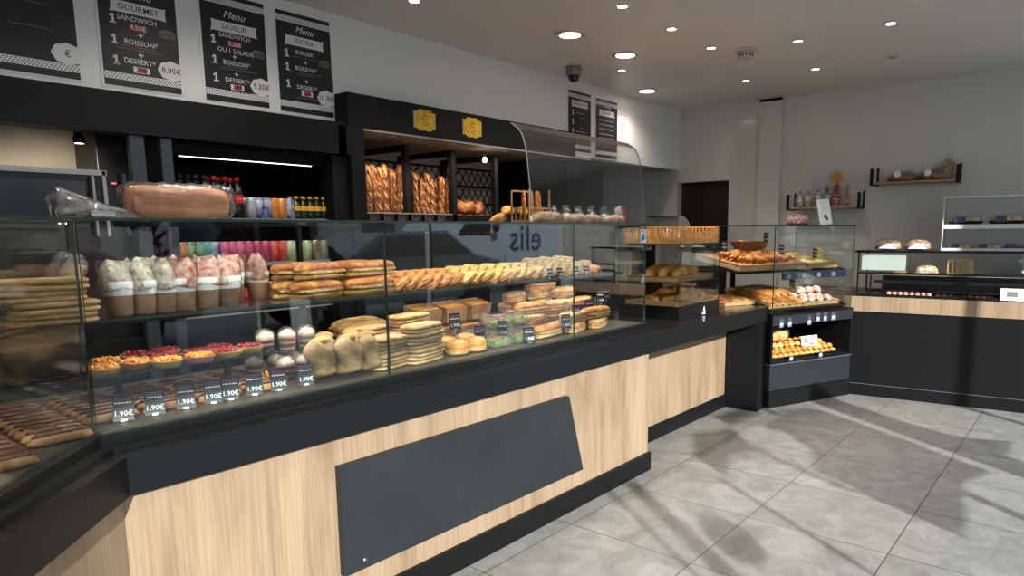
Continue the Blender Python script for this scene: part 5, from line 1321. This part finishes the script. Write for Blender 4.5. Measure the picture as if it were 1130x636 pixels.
# lower deck: baguettes slanted on the left and sugared rolls on the right
slope(.0, LW-.06, .02, DD-.04, .785, .865).build('lower_board', FRAME, st)
tray(.20, .29, .815, .37, .46, .04, 'wicker tray of slanted small baguettes on the lower board of the stand')
tray(.615, .29, .815, .40, .46, .04, 'wicker tray of pink sugared rolls on the lower board of the stand')
def zs2(y): return .805+(y-.05)*.155
SB2 = scored(.24, .052, .058, CRUST, 'small_baguette', 'baguette', 12)
lt = basket('wicker_tray', 'wicker tray of reddish baguettes lying on the worktop left of the stand', DM @ Vector((-.17, .40, .8165-A0.z)), rzd, .30, .44, .03)
for i in range(4):
    bput(SB2, -.275+.072*i, .39, .826, 0, 'small crusty baguette on the worktop tray, '+fl(i, 4), 'small baguettes on the worktop tray', rot=(0, 0, PI/2+.1), sc=(1.5, 1, 1))
for i in range(5):
    x = .055+.073*i
    bput(SB2, x, .20, zs2(.2)+EPS, 0, 'small crusty baguette in the front row of the lower tray, '+fl(i, 5), 'small baguettes on the lower tray', rot=(.0, -.155, PI/2+.25))
    bput(SB2, x+.02, .41, zs2(.41)+EPS, 0, 'small crusty baguette in the back row of the lower tray, '+fl(i, 5), 'small baguettes on the lower tray', rot=(.0, -.155, PI/2+.2))
    if i < 4: bput(SB2, x+.04, .30, zs2(.30)+.045, 0, 'small crusty baguette heaped on the others, '+fl(i, 4), 'small baguettes on the lower tray', rot=(.0, -.155, PI/2+.35))
for c in range(4):
    for r in range(4):
        x, y = .465+.095*c, .12+.10*r
        bput(ROLL, x, y, zs2(y)+EPS, 0, 'pink sugared roll on the lower right tray, %s column, %s row' % (fl(c, 4), ['front', 'second', 'third', 'back'][r]), 'sugared rolls on the lower tray', rot=(.155, 0, .5*c+r), sc=.95)
for c in range(3):
    bput(ROLL, .52+.095*c, .2, zs2(.2)+.052, 0, 'pink sugared roll in the upper layer, '+fl(c, 3), 'sugared rolls on the lower tray', rot=(.1, 0, c))
# bottom niche tray of puffs
MB().box(.025, LW-.025, .0, .012, .3525, .374).build('niche_lip', BLACK, st)
bt = basket('wicker_tray', 'low black tray full of golden puffs in the bottom niche of the stand', DM @ Vector((LW/2, .21, .3530+.0095)), rzd, LW-.10, .30, .022)
for ch in bt.children: ch.data.materials[0] = BLACK
n = 0
for c in range(13):
    for r in range(4):
        x, y = .075+.062*c, .095+.07*r
        bput(CHOU, x, y, .372+.0, 0, 'golden puff in the bottom niche, %s in the %s row' % (fl(c, 13), ['front', 'second', 'third', 'back'][r]), 'golden puffs in the bottom niche', rot=(0, 0, rnd.uniform(0, 6)), sc=1.05)
for c in range(12):
    for r in range(4):
        x, y = .105+.062*c, .10+.07*r
        bput(CHOU, x, y, .372+.040, 0, 'golden puff of the second layer, %s in the %s row' % (fl(c, 12), ['front', 'second', 'third', 'back'][r]), 'golden puffs in the bottom niche', rot=(0, 0, rnd.uniform(0, 6)), sc=1.05)
for c in range(9):
    for r in range(3): bput(CHOU, .18+.066*c, .14+.07*r, .372+.080, 0, 'golden puff of the third layer, %s in the %s row' % (fl(c, 9), ['front', 'middle', 'back'][r]), 'golden puffs in the bottom niche', rot=(0, 0, rnd.uniform(0, 6)), sc=1.05)
t = thing('puff_bag', 'open clear bag of puffs standing among the puffs in the bottom niche', 'bag', DM @ Vector((.28, .22, .372+.124)), rzd)
slab(.22, .11, 0, .075, r=.5, wob=.03).build('puffs', BUN, t); slab(.24, .13, 0, .095, r=.5, wob=.05).build('clear_bag', BAG, t)
t = thing('white_price_sign', 'white price sign with dark print standing in the puffs', 'sign', DM @ Vector((.56, .10, .372+.04)), rzd)
MB().box(-.095, .095, -.002, .002, 0, .115, M=Matrix.Rotation(-.15, 4, 'X')).build('card', PAPER, t)
mb = MB(); mb.lathe([(0, 0), (.018, .001)], 12, (-.05, -.0035, .075), M=None) if False else None
mb.box(-.07, -.02, -.004, -.003, .06, .08, M=Matrix.Rotation(-.15, 4, 'X')).box(-.01, .06, -.004, -.003, .04, .052, M=Matrix.Rotation(-.15, 4, 'X')).box(-.04, .07, -.004, -.003, .018, .026, M=Matrix.Rotation(-.15, 4, 'X')).box(-.06, -.03, -.004, -.003, .082, .1, M=Matrix.Rotation(-.15, 4, 'X'))
mb.build('print', INKG, t)
# tags hanging under the lower trays and on the niche lip
tags_ = [(.09, .70), (.18, .70), (.40, .70), (.50, .72), (.585, .72), (.68, .72), (.22, .36), (.56, .36)]
for i, (x, z) in enumerate(tags_):
    hi = i < 6
    t = thing('hanging_tag', ('small white and purple tag hanging below the lower trays, '+fl(i, 6)) if hi else 'small white tag clipped on the bottom niche lip, %s one' % ['left', 'right'][i-6], 'price card', DM @ Vector((x, -.0145 if hi else -.008, z-.055 if hi else z)), rzd, 'tags on the pastry stand')
    MB().box(-.022, .022, -.002, 0, 0, .07 if hi else .05).build('card', mat('tag slate', hx('3a4150'), .5), t)
    MB().box(-.016, .016, -.0028, -.002, .012, .035).build('print', mat('tag light', hx('b9bcc8'), .5), t)
    if hi: MB().box(-.022, .022, -.0028, -.002, 0, .008).build('purple_edge', mat('tag purple', hx('7f6bb0'), .5), t)
# cake dome and leaflet on the glass top
ZQ = 1.442+EPS
p = on(885, 247, 1.442); p = DM @ Vector((.30, .20, ZQ))
pp = aty(880, 240, p.y); t = thing('cake_dome', 'low clear cake dome over red and white sweets on the stand top', 'cake dome', (pp.x, p.y, ZQ))
MB().lathe([(.085, 0), (.09, .006), (.088, .008)], 28).build('plate', DARK, t)
MB().lathe([(.078, .008), (.082, .03), (.078, .06), (.05, .064), (0, .064)], 24).build('sweets', mat('red white sweets', hx('b03040'), .5, cols=[hx('8a1a26'), hx('c04a54'), hx('efe2e0')], scale=70, bump=.8), t)
MB().lathe([(.087, .009), (.088, .06), (.080, .078), (.04, .084), (0, .085)], 28, caps=False).build('dome', CUPM, t)
MB().lathe([(.006, .085), (.008, .092), (.014, .10), (.012, .112), (0, .117)], 14).build('knob', CUPM, t)
pp = aty(912, 246, 1.75); t = thing('leaflet_stand', 'upright white leaflet with small picture standing on the pastry stand top', 'leaflet', (pp.x, 1.75, ZQ), -.35)
S = Matrix.Rotation(-.16, 4, 'X') @ Matrix.Rotation(-.10, 4, 'Y')
MB().box(-.075, .075, -.002, .002, 0, .205, M=S).build('sheet', PAPER, t)
mb = MB()
for i in range(9):
    if i < 7: mb.box(-.055+.02*(i > 0), .055-.02*(i > 0), -.003, -.002, .188-.012*i, .190-.012*i, M=S)
mb.build('lettering', mat('pale grey print', hx('a9adb8'), .6), t)
mb = MB().lathe([(0, 0), (.018, 0)], 12, caps=True, M=S @ Matrix.Translation((0, -.003, .065)) @ Matrix.Rotation(PI/2, 4, 'X')).lathe([(0, 0), (.013, 0)], 12, caps=True, M=S @ Matrix.Translation((.016, -.0032, .045)) @ Matrix.Rotation(PI/2, 4, 'X'))
mb.build('picture', mat('leaflet picture', hx('a0685c'), .6, cols=[hx('6b5a50'), hx('c9605a')], scale=60), t)

# ================================================================== wall shelves
def wshelf(pl, pr, label):
    a, b = atx(pl[0], pl[1], XR-.13), atx(pr[0], pr[1], XR-.13)
    z = (a.z+b.z)/2; L = a.y-b.y; yc = (a.y+b.y)/2
    t = thing('wall_shelf', label, 'shelf', (XR-.002, yc, z), 0, 'shelves on the right wall')
    MB().box(-.20, 0, -L/2, L/2, -.018, 0).build('board', woodmat('shelf oak', hx('8a6a52'), hx('a58468'), hx('b99a7c'), True), t)
    for s in (-1, 1):
        y = s*(L/2+.009)
        mb = MB().box(-.21, -.19, y-.02 if s < 0 else y-.006, y+.006 if s < 0 else y+.02, -.03, .12).box(-.03, -.0, y-.007, y+.007, -.03, .14).box(-.19, -.03, y-.007, y+.007, -.03, -.018)
        mb.build('bracket', FRAME, t)
    return Vector((XR-.1, yc, z)), L
s1, L1_ = wshelf((874, 229), (948, 227), 'short wall shelf with wine red sweets bags above the pastry stand')
s2, L2_ = wshelf((966, 202.5), (1056, 197), 'longer wall shelf with bagged brioches near the right edge')
WS = sweets('5a1020', 'dark wine')
WL = []
for i in range(5):
    WS.put((s1.x-.02, s1.y+L1_/2-.07-.085*i, s1.z+EPS), i, 'bag of dark red sweets on the short wall shelf, '+fl(i, 5), 'red sweets bags on the wall shelf', sc=(1.15, 1.15, 1.45))
# tall red lollipop stand with sun disc
t = thing('lollipop_stand', 'tall red tiered stand with a round orange sun on top on the wall shelf', 'lollipop stand', (s1.x-.02, s1.y-L1_/2+.21, s1.z+EPS))
mb = MB().lathe([(.03, 0), (.03, .01), (.008, .012), (.008, .22), (0, .22)], 14); mb.build('column', mat('stand red', hx('a01c22'), .4), t)
for i in range(8):
    MB().lathe([(.010, .02+.023*i), (.052-.003*i, .022+.023*i), (.050-.003*i, .030+.023*i), (.010, .034+.023*i)], 16).build('tier', mat('stand red', hx('a01c22'), .4), t)
mb = MB(); k = 24; pts = [((.052 if i % 2 else .043)*cos(2*PI*i/k), (.052 if i % 2 else .043)*sin(2*PI*i/k)) for i in range(k)]
mb.prism(pts, -.008, .008, M=Matrix.Translation((0, 0, .265)) @ Matrix.Rotation(PI/2, 4, 'Y')); mb.build('sun_disc', mat('sun orange', hx('c98a3a'), .5, cols=[hx('a4602a'), hx('d9a34a')], scale=40), t)
for i in range(2):
    t = thing('lollipop_rack', 'thin rack of wrapped lollipops, %s the tall red stand on the wall shelf' % ['left of', 'right of'][i], 'lollipop rack', (s1.x-.02, s1.y-L1_/2+(.30, .11)[i], s1.z+EPS))
    MB().lathe([(.02, 0), (.02, .006), (.004, .008), (.004, .20), (0, .2)], 10).build('pole', FRAME, t)
    for j in range(8): MB().lathe([(.004, .02+.022*j), (.024, .024+.022*j), (.022, .032+.022*j), (.004, .036+.022*j)], 8).build('lollipops', mat('lolly '+'ab'[i], hx(('6a6468', 'b08a3a')[i]), .4, cols=[hx(('4a4650', '8a3a2a')[i]), hx(('9a8a8c', 'd0b050')[i])], scale=80), t)
# bagged brioches on shelf two
BR = thing('bagged_brioche', '', 'brioche')
loaf(.24, .11, .10, n=16, ridges=5, rd=.12).build('brioche', BROWN, BR); loaf(.27, .125, .115, n=16, ridges=5, rd=.08).build('clear_bag', BAG, BR)
MB().lathe([(0, 0), (.028, .001)], 16, caps=False, M=Matrix.Translation((.03, .060, .062)) @ Matrix.Rotation(-PI/2, 4, 'X')).build('round_label', PAPER, BR)
KBR = Kind(BR)
KBR.put((s2.x-.02, s2.y+L2_/2-.22, s2.z+EPS), PI/2, 'bagged dark brioche with white label, left on the long wall shelf', 'bagged brioches on the wall shelf')
KBR.put((s2.x-.02, s2.y+L2_/2-.46, s2.z+EPS), PI/2, 'bagged dark brioche with grey label, right on the long wall shelf', 'bagged brioches on the wall shelf')
t = thing('nut_bag', 'upright clear bag of brown nuts at the right end of the long wall shelf', 'bag', (s2.x-.01, s2.y-L2_/2+.07, s2.z+EPS))
MB().lathe([(.04, 0), (.052, .02), (.050, .12), (.03, .16), (0, .165)], 14).build('nuts', mat('nuts', hx('6a4a34'), .6, cols=[hx('42291a'), hx('8a6648'), hx('c8b49c')], scale=60, bump=.8), t)
MB().lathe([(.042, 0), (.056, .02), (.054, .125), (.02, .18), (.012, .185), (.035, .225)], 14, caps=False).build('clear_bag', BAG, t)

# ================================================================== on the side counter case
def kput(kind, x, y, z, rz, label, group, sc=None, rot=None):
    p = KM() @ Vector((x, y, z)); a = math.atan2(ud.y, ud.x); r = rot or (0, 0, rz)
    return kind.put(p, 0, label, group, rot=(r[0], r[1], r[2]+a), sc=sc)
zt_ = .3735
TRB = thing('bagged_bread', '', 'bread')
loaf(.20, .11, .095, n=14, flat=.2).build('bread', mat('seeded loaf', hx('9a6a4a'), .6, cols=[hx('5d3822'), hx('a4744e'), hx('d9c0a4')], scale=40, bump=.6), TRB); loaf(.215, .12, .103, n=14, flat=.2, ridges=4, rd=.06).build('clear_bag', BAG, TRB)
MB().add([(-.07, -.0615, .012), (.07, -.0615, .012), (.03, -.0625, .055), (-.01, -.0625, .060)], [(0, 1, 2, 3)]).build('white_label', PAPER, TRB)
KT = Kind(TRB)
kput(KT, .21, .13, zt_, 0, 'bagged seeded bread on the side case top, left one', 'bagged breads on the side case')
kput(KT, .43, .13, zt_, 0, 'bagged seeded bread on the side case top, right one beside the clear rack', 'bagged breads on the side case')
# acrylic rack
ac = kthing('acrylic_rack', 'clear acrylic two tier rack with cake trays on the side case', 'rack', .60, .04, zt_)
ACR = film('acrylic', (.93, .94, .94), haze=.10, hazecol=(.75, .75, .75), k=2.0); ACE = mat('acrylic edge', hx('c9cdcc'), .3)
def ab(*a, nm='panel'): MB().box(*a, [1, 1, 0, 0, 1, 1] if False else 0).build(nm, [ACR, ACE], ac)
ab(0, .006, 0, .30, 0, .42, nm='side_panel'); ab(1.1, 1.106, 0, .30, 0, .42, nm='side_panel'); ab(.006, 1.1, 0, .30, .414, .42, nm='top_panel'); ab(.006, 1.1, .294, .30, 0, .413, nm='back_panel')
MB().box(.006, 1.1, 0, .293, .195, .203).build('shelf', mat('acrylic shelf', hx('aeb2b1'), .25, alpha=.6), ac)
MB().box(-.002, .006, -.002, .0, 0, .42).box(.0, 1.1, -.002, -.0003, .41, .42).box(.006, 1.1, -.002, -.0003, .17, .2035).box(.006, 1.1, -.002, -.0003, .0, .02).build('bright_edges', ACE, ac)
def ctray(c1, nm, lab):
    t = thing('cake_tray', '', 'cake tray')
    MB().add([(-.085, -.06, 0), (.085, -.06, 0), (.085, .06, 0), (-.085, .06, 0), (-.095, -.07, .02), (.095, -.07, .02), (.095, .07, .02), (-.095, .07, .02)], [(0, 1, 5, 4), (1, 2, 6, 5), (2, 3, 7, 6), (3, 0, 4, 7), (3, 2, 1, 0)]).build('black_tray', GLOSS, t)
    mb = MB()
    for i in range(6): loaf(.055, .05, .05, n=8, k=10, mb=mb, M=Matrix.Translation((-.055+.055*(i % 3), -.025+.05*(i//3), .003)))
    mb.build('cakes', mat('tray cakes '+nm, hx(c1), .5, cols=[hx(c1), hx('e0c070') if nm != 'brown' else hx('8a5a44')], scale=40, bump=.6), t)
    MB().box(-.06, .0, -.071, -.066, .012, .05).build('label', mat('tray label', hx('3c3358'), .4), t)
    slab(.175, .125, .003, .062, r=.3).build('clear_lid', film('thin lid', (.98, .98, .98), k=.7), t)
    return Kind(t)
CT1, CT2, CT3 = ctray('6a5a80', 'violet', ''), ctray('c9962f', 'gold', ''), ctray('5f3a30', 'brown', '')
GK = 'cake trays in the acrylic rack'
for i, (k_, x) in enumerate(((CT2, .12), (CT2, .31), (CT3, .50), (CT3, .69), (CT2, .88))):
    kput(k_, .60+x, .16, zt_+.0205 if False else zt_+EPS, 0, ('yellow' if k_ is CT2 else 'brown')+' cake tray with dark label in the lower tier, '+fl(i, 5), GK)
for i, (k_, x) in enumerate(((CT1, .15), (CT2, .42), (CT1, .66), (CT2, .9))):
    kput(k_, .60+x, .16, zt_+.2035+EPS, 0, ('violet and beige' if k_ is CT1 else 'golden')+' cake tray in the upper tier, '+fl(i, 4), GK, sc=1.25)
# inside the cold case
MACA = plain('pink_macaroon', 'macaroon', MB().lathe([(.014, 0), (.019, .005), (.0185, .012), (.017, .014), (.0185, .016), (.019, .022), (.012, .029), (0, .031)], 12), mat('salmon macaroon', hx('c98a74'), .5, rnd=.1, cols=[hx('b9705c'), hx('d9a48e')], scale=30))
for i in range(8): kput(MACA, .24+.042*i, .08, EPS*2, 0, 'small salmon pink macaroon in the cold case, '+fl(i, 8), 'salmon macaroons in the cold case')
CH_ = plain('chocolate_bite', 'chocolate', MB().box(-.016, .016, -.016, .016, 0, .02), CHOC)
for i in range(9): kput(CH_, .60+.045*i, .08, EPS*2, 0, 'dark chocolate bite in the cold case, '+fl(i, 9), 'chocolate bites in the cold case')
for i in range(3):
    p_ = kput(PIZO, .3+.2*i, .22, .175, 0, 'small tray cake on the inner shelf of the cold case, '+fl(i, 3), 'cakes on the inner shelf')
kb = kthing('slatted_crate', 'small pale wooden crate with brown loaf inside the cold case', 'crate', .74, .13, .1755)
mb = MB()
for i in range(6): mb.box(-.09+.033*i, -.08+.033*i, -.05, -.044, 0, .13)
mb.box(-.09, .09, -.05, -.044, 0, .02).box(-.09, .09, -.05, -.044, .11, .13).box(-.09, .09, .044, .05, 0, .13); mb.build('slats', mat('pale slats', hx('c8a96c'), .6), kb)
kput(LOAF, .50, .14, .1755, 0, 'brown loaf inside the cold case left of the pale crate', None, sc=(.75, .8, .9))
kl = kthing('white_card', 'white card with a grey picture lying on the side counter front edge', 'card', 1.12, -.035 if False else -.015, .0)
kl.location.z = ZK+.001
KX = Matrix.Rotation(-.5, 4, 'X')
MB().box(-.10, .10, -.0016, .0016, 0, .10, M=KX).build('card', PAPER, kl); MB().box(-.06, .01, -.003, -.0017, .03, .075, M=KX).build('picture', INKG, kl)

# small curved guard beyond the bread case
gx = aty(750, 260, 2.62); 
t = thing('curved_sneeze_guard', 'small curved clear guard standing behind the slatted basket', 'glass guard', (4.75, 2.66, ZB1+EPS))
mb = MB(); pr = [(.0, .0), (.0, .50), (.012, .57), (.04, .63), (.09, .675), (.15, .70), (.24, .705)]
vs = [(x, y, z) for x in (0, .42) for y, z in [(a, b) for a, b in pr]]; n = len(pr)
vs2 = [(x, -y_+.24, z) for x in (0, 1) for y_, z in pr]
vv = []
for yy in (0, .30):
    for a, b in pr: vv.append((.42-a, yy, b))
for yy in (0, .30):
    for a, b in pr: vv.append((.42-a-.004, yy, b-.004))
fs = [(i, i+1, n+i+1, n+i) for i in range(n-1)]+[(2*n+i, 3*n+i, 3*n+i+1, 2*n+i+1) for i in range(n-1)]
mb.add(vv, fs); mb.build('bent_pane', film('guard glass', (.80, .82, .82)), t)
MB().add([(.42-a, -.001, b) for a, b in pr]+[(.18, -.001, 0)], [tuple(range(n+1))]).add([(.42-a, -.004, b) for a, b in pr]+[(.18, -.004, 0)], [tuple(range(n+1))[::-1]]).build('side_pane', ACR, t)

# ================================================================== street outside and what is stuck on the windows
PAV = mat('pale paving', hx('85827d'), .8, cols=[hx('7a7772'), hx('918e88')], scale=8)
mb = MB().box(-14, 22, -22, YF-.07, -.12, -.02); struct('trim_4', mb, PAV, label='pale street paving outside')
def decal(poly, label):  # unseen shapes added behind the viewer to cast the floor shadows
    mb = MB(); k = len(poly)
    mb.add([(x, YF-.026, z) for x, z in poly]+[(x, YF-.024, z) for x, z in poly], [tuple(range(k)), tuple(range(k, 2*k))[::-1]]+[(i, (i+1) % k, (i+1) % k+k, i+k) for i in range(k)])
    tag(mb.build('window_decal', mat('added shadow caster', hx('2a2c30'), .5)), label, 'window decal', 'added shadow casters on the shop windows')
decal([(3.09, 1.54), (3.38, 1.46), (3.41, 1.3), (3.41, .82), (3.05, .87), (2.34, .81), (2.27, 1.02), (2.29, 1.17), (2.24, 1.23), (2.51, 1.28), (2.63, 1.43), (2.51, 1.52)], 'large added shadow-casting shape in the middle of the shop window')
decal([(3.57, 1.30), (3.8, 1.12), (3.9, .95), (4.2, .80), (3.57, .80)], 'added shadow-casting shape right of the white post')
decal([(1.08, 1.34), (1.21, 1.31), (1.25, 1.22), (1.2, 1.13), (1.07, 1.12), (.98, 1.18), (.98, 1.27)], 'small round added shadow-casting disc on the window')
decal([(1.86, 1.67), (2.26, 1.6), (2.13, 1.41), (1.85, 1.46), (1.59, 1.40), (1.59, 1.57)], 'added shadow-casting shape at the upper left of the large one')
decal([(2.3, 1.71), (2.7, 1.69), (2.85, 1.58), (2.3, 1.60)], 'thin added shadow-casting stripe above the large one')
decal([(.81, 1.10), (.93, 1.10), (.96, 1.60), (.86, 1.60)], 'wide upright added shadow-casting bar left of the disc')
decal([(.70, 1.10), (.735, 1.10), (.735, 1.62), (.70, 1.62)], 'thin upright added shadow-casting bar left of the wide one')
decal([(1.55, .85), (1.585, .85), (1.55, 1.42), (1.51, 1.42)], 'thin upright added shadow-casting bar below the upper left shape')
def refl(px, py):
    p = aty(px, py, YG); r = (2*YG-YF)/YG
    return p.x*r, EYE+(p.z-EYE)*r
wx, wz = refl(262, 264); t = thing('window_lettering', 'magenta lettering on the shop window', 'lettering', (wx, YF-.022, wz))
mb = MB(); txt(mb, 'ais', 0, 0, .20, 0, 0, shear=.2); txt(mb, 'uci', .02, .12, .20, 0, 0, shear=.2); mb.build('letters', MAGENTA, t)
wx, wz = refl(170, 272); t = thing('window_twig', 'magenta leafy twig printed on the shop window', 'window decal', (wx, YF-.022, wz-.2))
mb = MB(); mb.tube([(.18, 0, -.1), (.06, 0, .1), (-.02, 0, .45)], .010, 6)
for i in range(8): mb.tube([(.14-.022*i, 0, -.02+.055*i), (.14-.022*i+(.10 if i % 2 else -.10), 0, .05+.055*i)], [.024, .004], 6)
mb.build('print', MAGENTA, t)
for nm, px, d in (('only', 355, .34),):
    wx, wz = refl(px, 300)
    t = thing('white_totem', 'white street totem standing outside the shop window', 'totem', (wx, YF-.14, -.02), 0, 'white totems in the street')
    MB().box(-.04, .04, -d, 0, 0, 1.72).build('column', mat('totem white', hx('e4e6e8'), .5), t); MB().box(-.07, .07, -d-.03, .02, -.0, .03).build('foot', DARK, t)
# building across the street
mb = MB().box(-14, 22, -20, -19, -.02, 9)
tag(mb.build('street_house', mat('pale render', hx('a9a69f'), .8)), 'pale rendered house across the street', 'building')
hs = bpy.data.objects['street_house']
for i in range(9):
    for r in range(2):
        m2 = MB().box(-12+3.6*i, -10.4+3.6*i, -19, -18.95, 1.0+3.4*r, 3.2+3.4*r); m2.build('window', mat('house window', hx('2a3138'), .1), hs)
def car(x, y, col, label, rz=0):
    t = thing('parked_car', label, 'car', (x, y, -.02), rz, 'cars parked in the street')
    prof = [(-2.1, .35), (-2.15, .75), (-1.95, .95), (-1.3, 1.02), (-.65, 1.42), (.7, 1.45), (1.35, 1.05), (1.95, .92), (2.15, .7), (2.1, .35)]
    for w_, zc_ in ((.85, 0),):
        n = len(prof); mb = MB(); rings = []
        for yy, s_, ii in ((-.85, .96, 0), (-.80, 1, 0), (.80, 1, 0), (.85, .96, 0)): rings.append([(px_*s_, yy, .35+(z_-.35)*s_) for px_, z_ in prof])
        mb.loft(rings, sm=False).build('body', mat('car '+col, hx(col), .25, .2, coat=.6), t)
    for sgn in (-1, 1):
        MB().add([(x_, sgn*.856, z_) for x_, z_ in ((-1.15, 1.04), (-.62, 1.36), (.65, 1.38), (1.2, 1.05))], [(0, 1, 2, 3)]).build('side_windows', mat('car glass', hx('141a20'), .05), t)
        for wx in (-1.35, 1.3):
            MB().lathe([(.0, -.1), (.31, -.1), (.33, -.06), (.33, .06), (.31, .1), (.0, .1)], 20, M=Matrix.Translation((wx, sgn*.78, .33)) @ Matrix.Rotation(PI/2, 4, 'X')).build('wheel', DARK, t)
car(7.2, -5.2, '4a5258', 'blue grey car parked in front of the shop')
car(1.9, -5.6, '6a2430', 'dark red car parked left of the blue grey one')
vn = thing('delivery_van', 'white delivery van with blue lettering across the street', 'van', (12.6, -8.0, -.02))
prof = [(-2.7, .35), (-2.75, .9), (-2.6, 1.2), (-2.1, 1.35), (-1.5, 2.05), (-1.2, 2.15), (2.6, 2.2), (2.7, 2.0), (2.7, .35)]
mb = MB(); rings = []
for yy, s_ in ((-.95, .97), (-.90, 1), (.90, 1), (.95, .97)): rings.append([(a*s_, yy, .35+(b-.35)*s_) for a, b in prof])
mb.loft(rings, sm=False).build('body', mat('van white', hx('dfe2e6'), .35), vn)
MB().add([(x_, .956, z_) for x_, z_ in ((-1.95, 1.35), (-1.45, 1.95), (-.9, 1.95), (-.9, 1.35))], [(0, 1, 2, 3)]).build('side_window', DARK, vn)
for wx in (-1.8, 1.8): MB().lathe([(.0, -.1), (.31, -.1), (.33, -.06), (.33, .06), (.31, .1), (.0, .1)], 20, M=Matrix.Translation((wx, .86, .33)) @ Matrix.Rotation(PI/2, 4, 'X')).build('wheel', DARK, vn)
mb = MB(); txt(mb, 'elis', 0, 0, .95, 0, 0, bold=True, M=Matrix.Translation((.35, .962, 1.25)) @ Matrix.Rotation(PI, 4, 'Z')); mb.build('lettering', mat('van blue', hx('2b3f78'), .5), vn)
MB().lathe([(0, 0), (.13, .004)], 12, M=Matrix.Translation((-.72, .962, 1.55)) @ Matrix.Rotation(-PI/2, 4, 'X')).build('red_mark', INKR, vn)
MB().lathe([(0, 0), (.11, .004)], 12, M=Matrix.Translation((-.80, .962, 1.32)) @ Matrix.Rotation(-PI/2, 4, 'X')).build('teal_mark', mat('teal mark', hx('2a8a8a'), .5), vn)

# ------------------------------------------------------------------ daylight
sc = bpy.context.scene
wd = bpy.data.worlds.new('sky'); sc.world = wd; wd.use_nodes = True; nt = wd.node_tree; nt.nodes.clear()
o_ = nd(nt, 'ShaderNodeOutputWorld'); bg = nd(nt, 'ShaderNodeBackground'); tc_ = nd(nt, 'ShaderNodeTexCoord'); sx_ = nd(nt, 'ShaderNodeSeparateXYZ'); cr_ = nd(nt, 'ShaderNodeValToRGB')
cr_.color_ramp.elements[0].position = .0; cr_.color_ramp.elements[0].color = (.92, .96, 1, 1); cr_.color_ramp.elements[1].position = .8; cr_.color_ramp.elements[1].color = (.58, .72, .95, 1)
nt.links.new(tc_.outputs['Generated'], sx_.inputs[0]); nt.links.new(sx_.outputs[2], cr_.inputs[0])
bg.inputs[1].default_value = 2.1
nt.links.new(cr_.outputs[0], bg.inputs[0]); nt.links.new(bg.outputs[0], o_.inputs[0])
SUNEL = math.radians(22)
hd = Vector((1, 1.45, 0)).normalized()
sd = Vector((hd.x*cos(SUNEL), hd.y*cos(SUNEL), -sin(SUNEL)))
l = bpy.data.lights.new('sun', 'SUN'); l.energy = 5.2; l.angle = math.radians(.8); l.color = (1, .955, .90)
o = bpy.data.objects.new('sun', l); C.objects.link(o); o.rotation_euler = sd.to_track_quat('-Z', 'Y').to_euler(); o.location = (0, -3, 4)
# portals of daylight at the shop windows come from the sky itself
vs_ = sc.view_settings; sc.display_settings.display_device = 'sRGB'
vs_.view_transform = 'Standard'; vs_.look = 'None'; vs_.exposure = 1.02; vs_.gamma = 1; vs_.use_curve_mapping = False
try:
    sc.cycles.max_bounces = 10; sc.cycles.transparent_max_bounces = 24; sc.cycles.caustics_reflective = False; sc.cycles.caustics_refractive = False
    sc.cycles.sample_clamp_indirect = 6
except Exception: pass
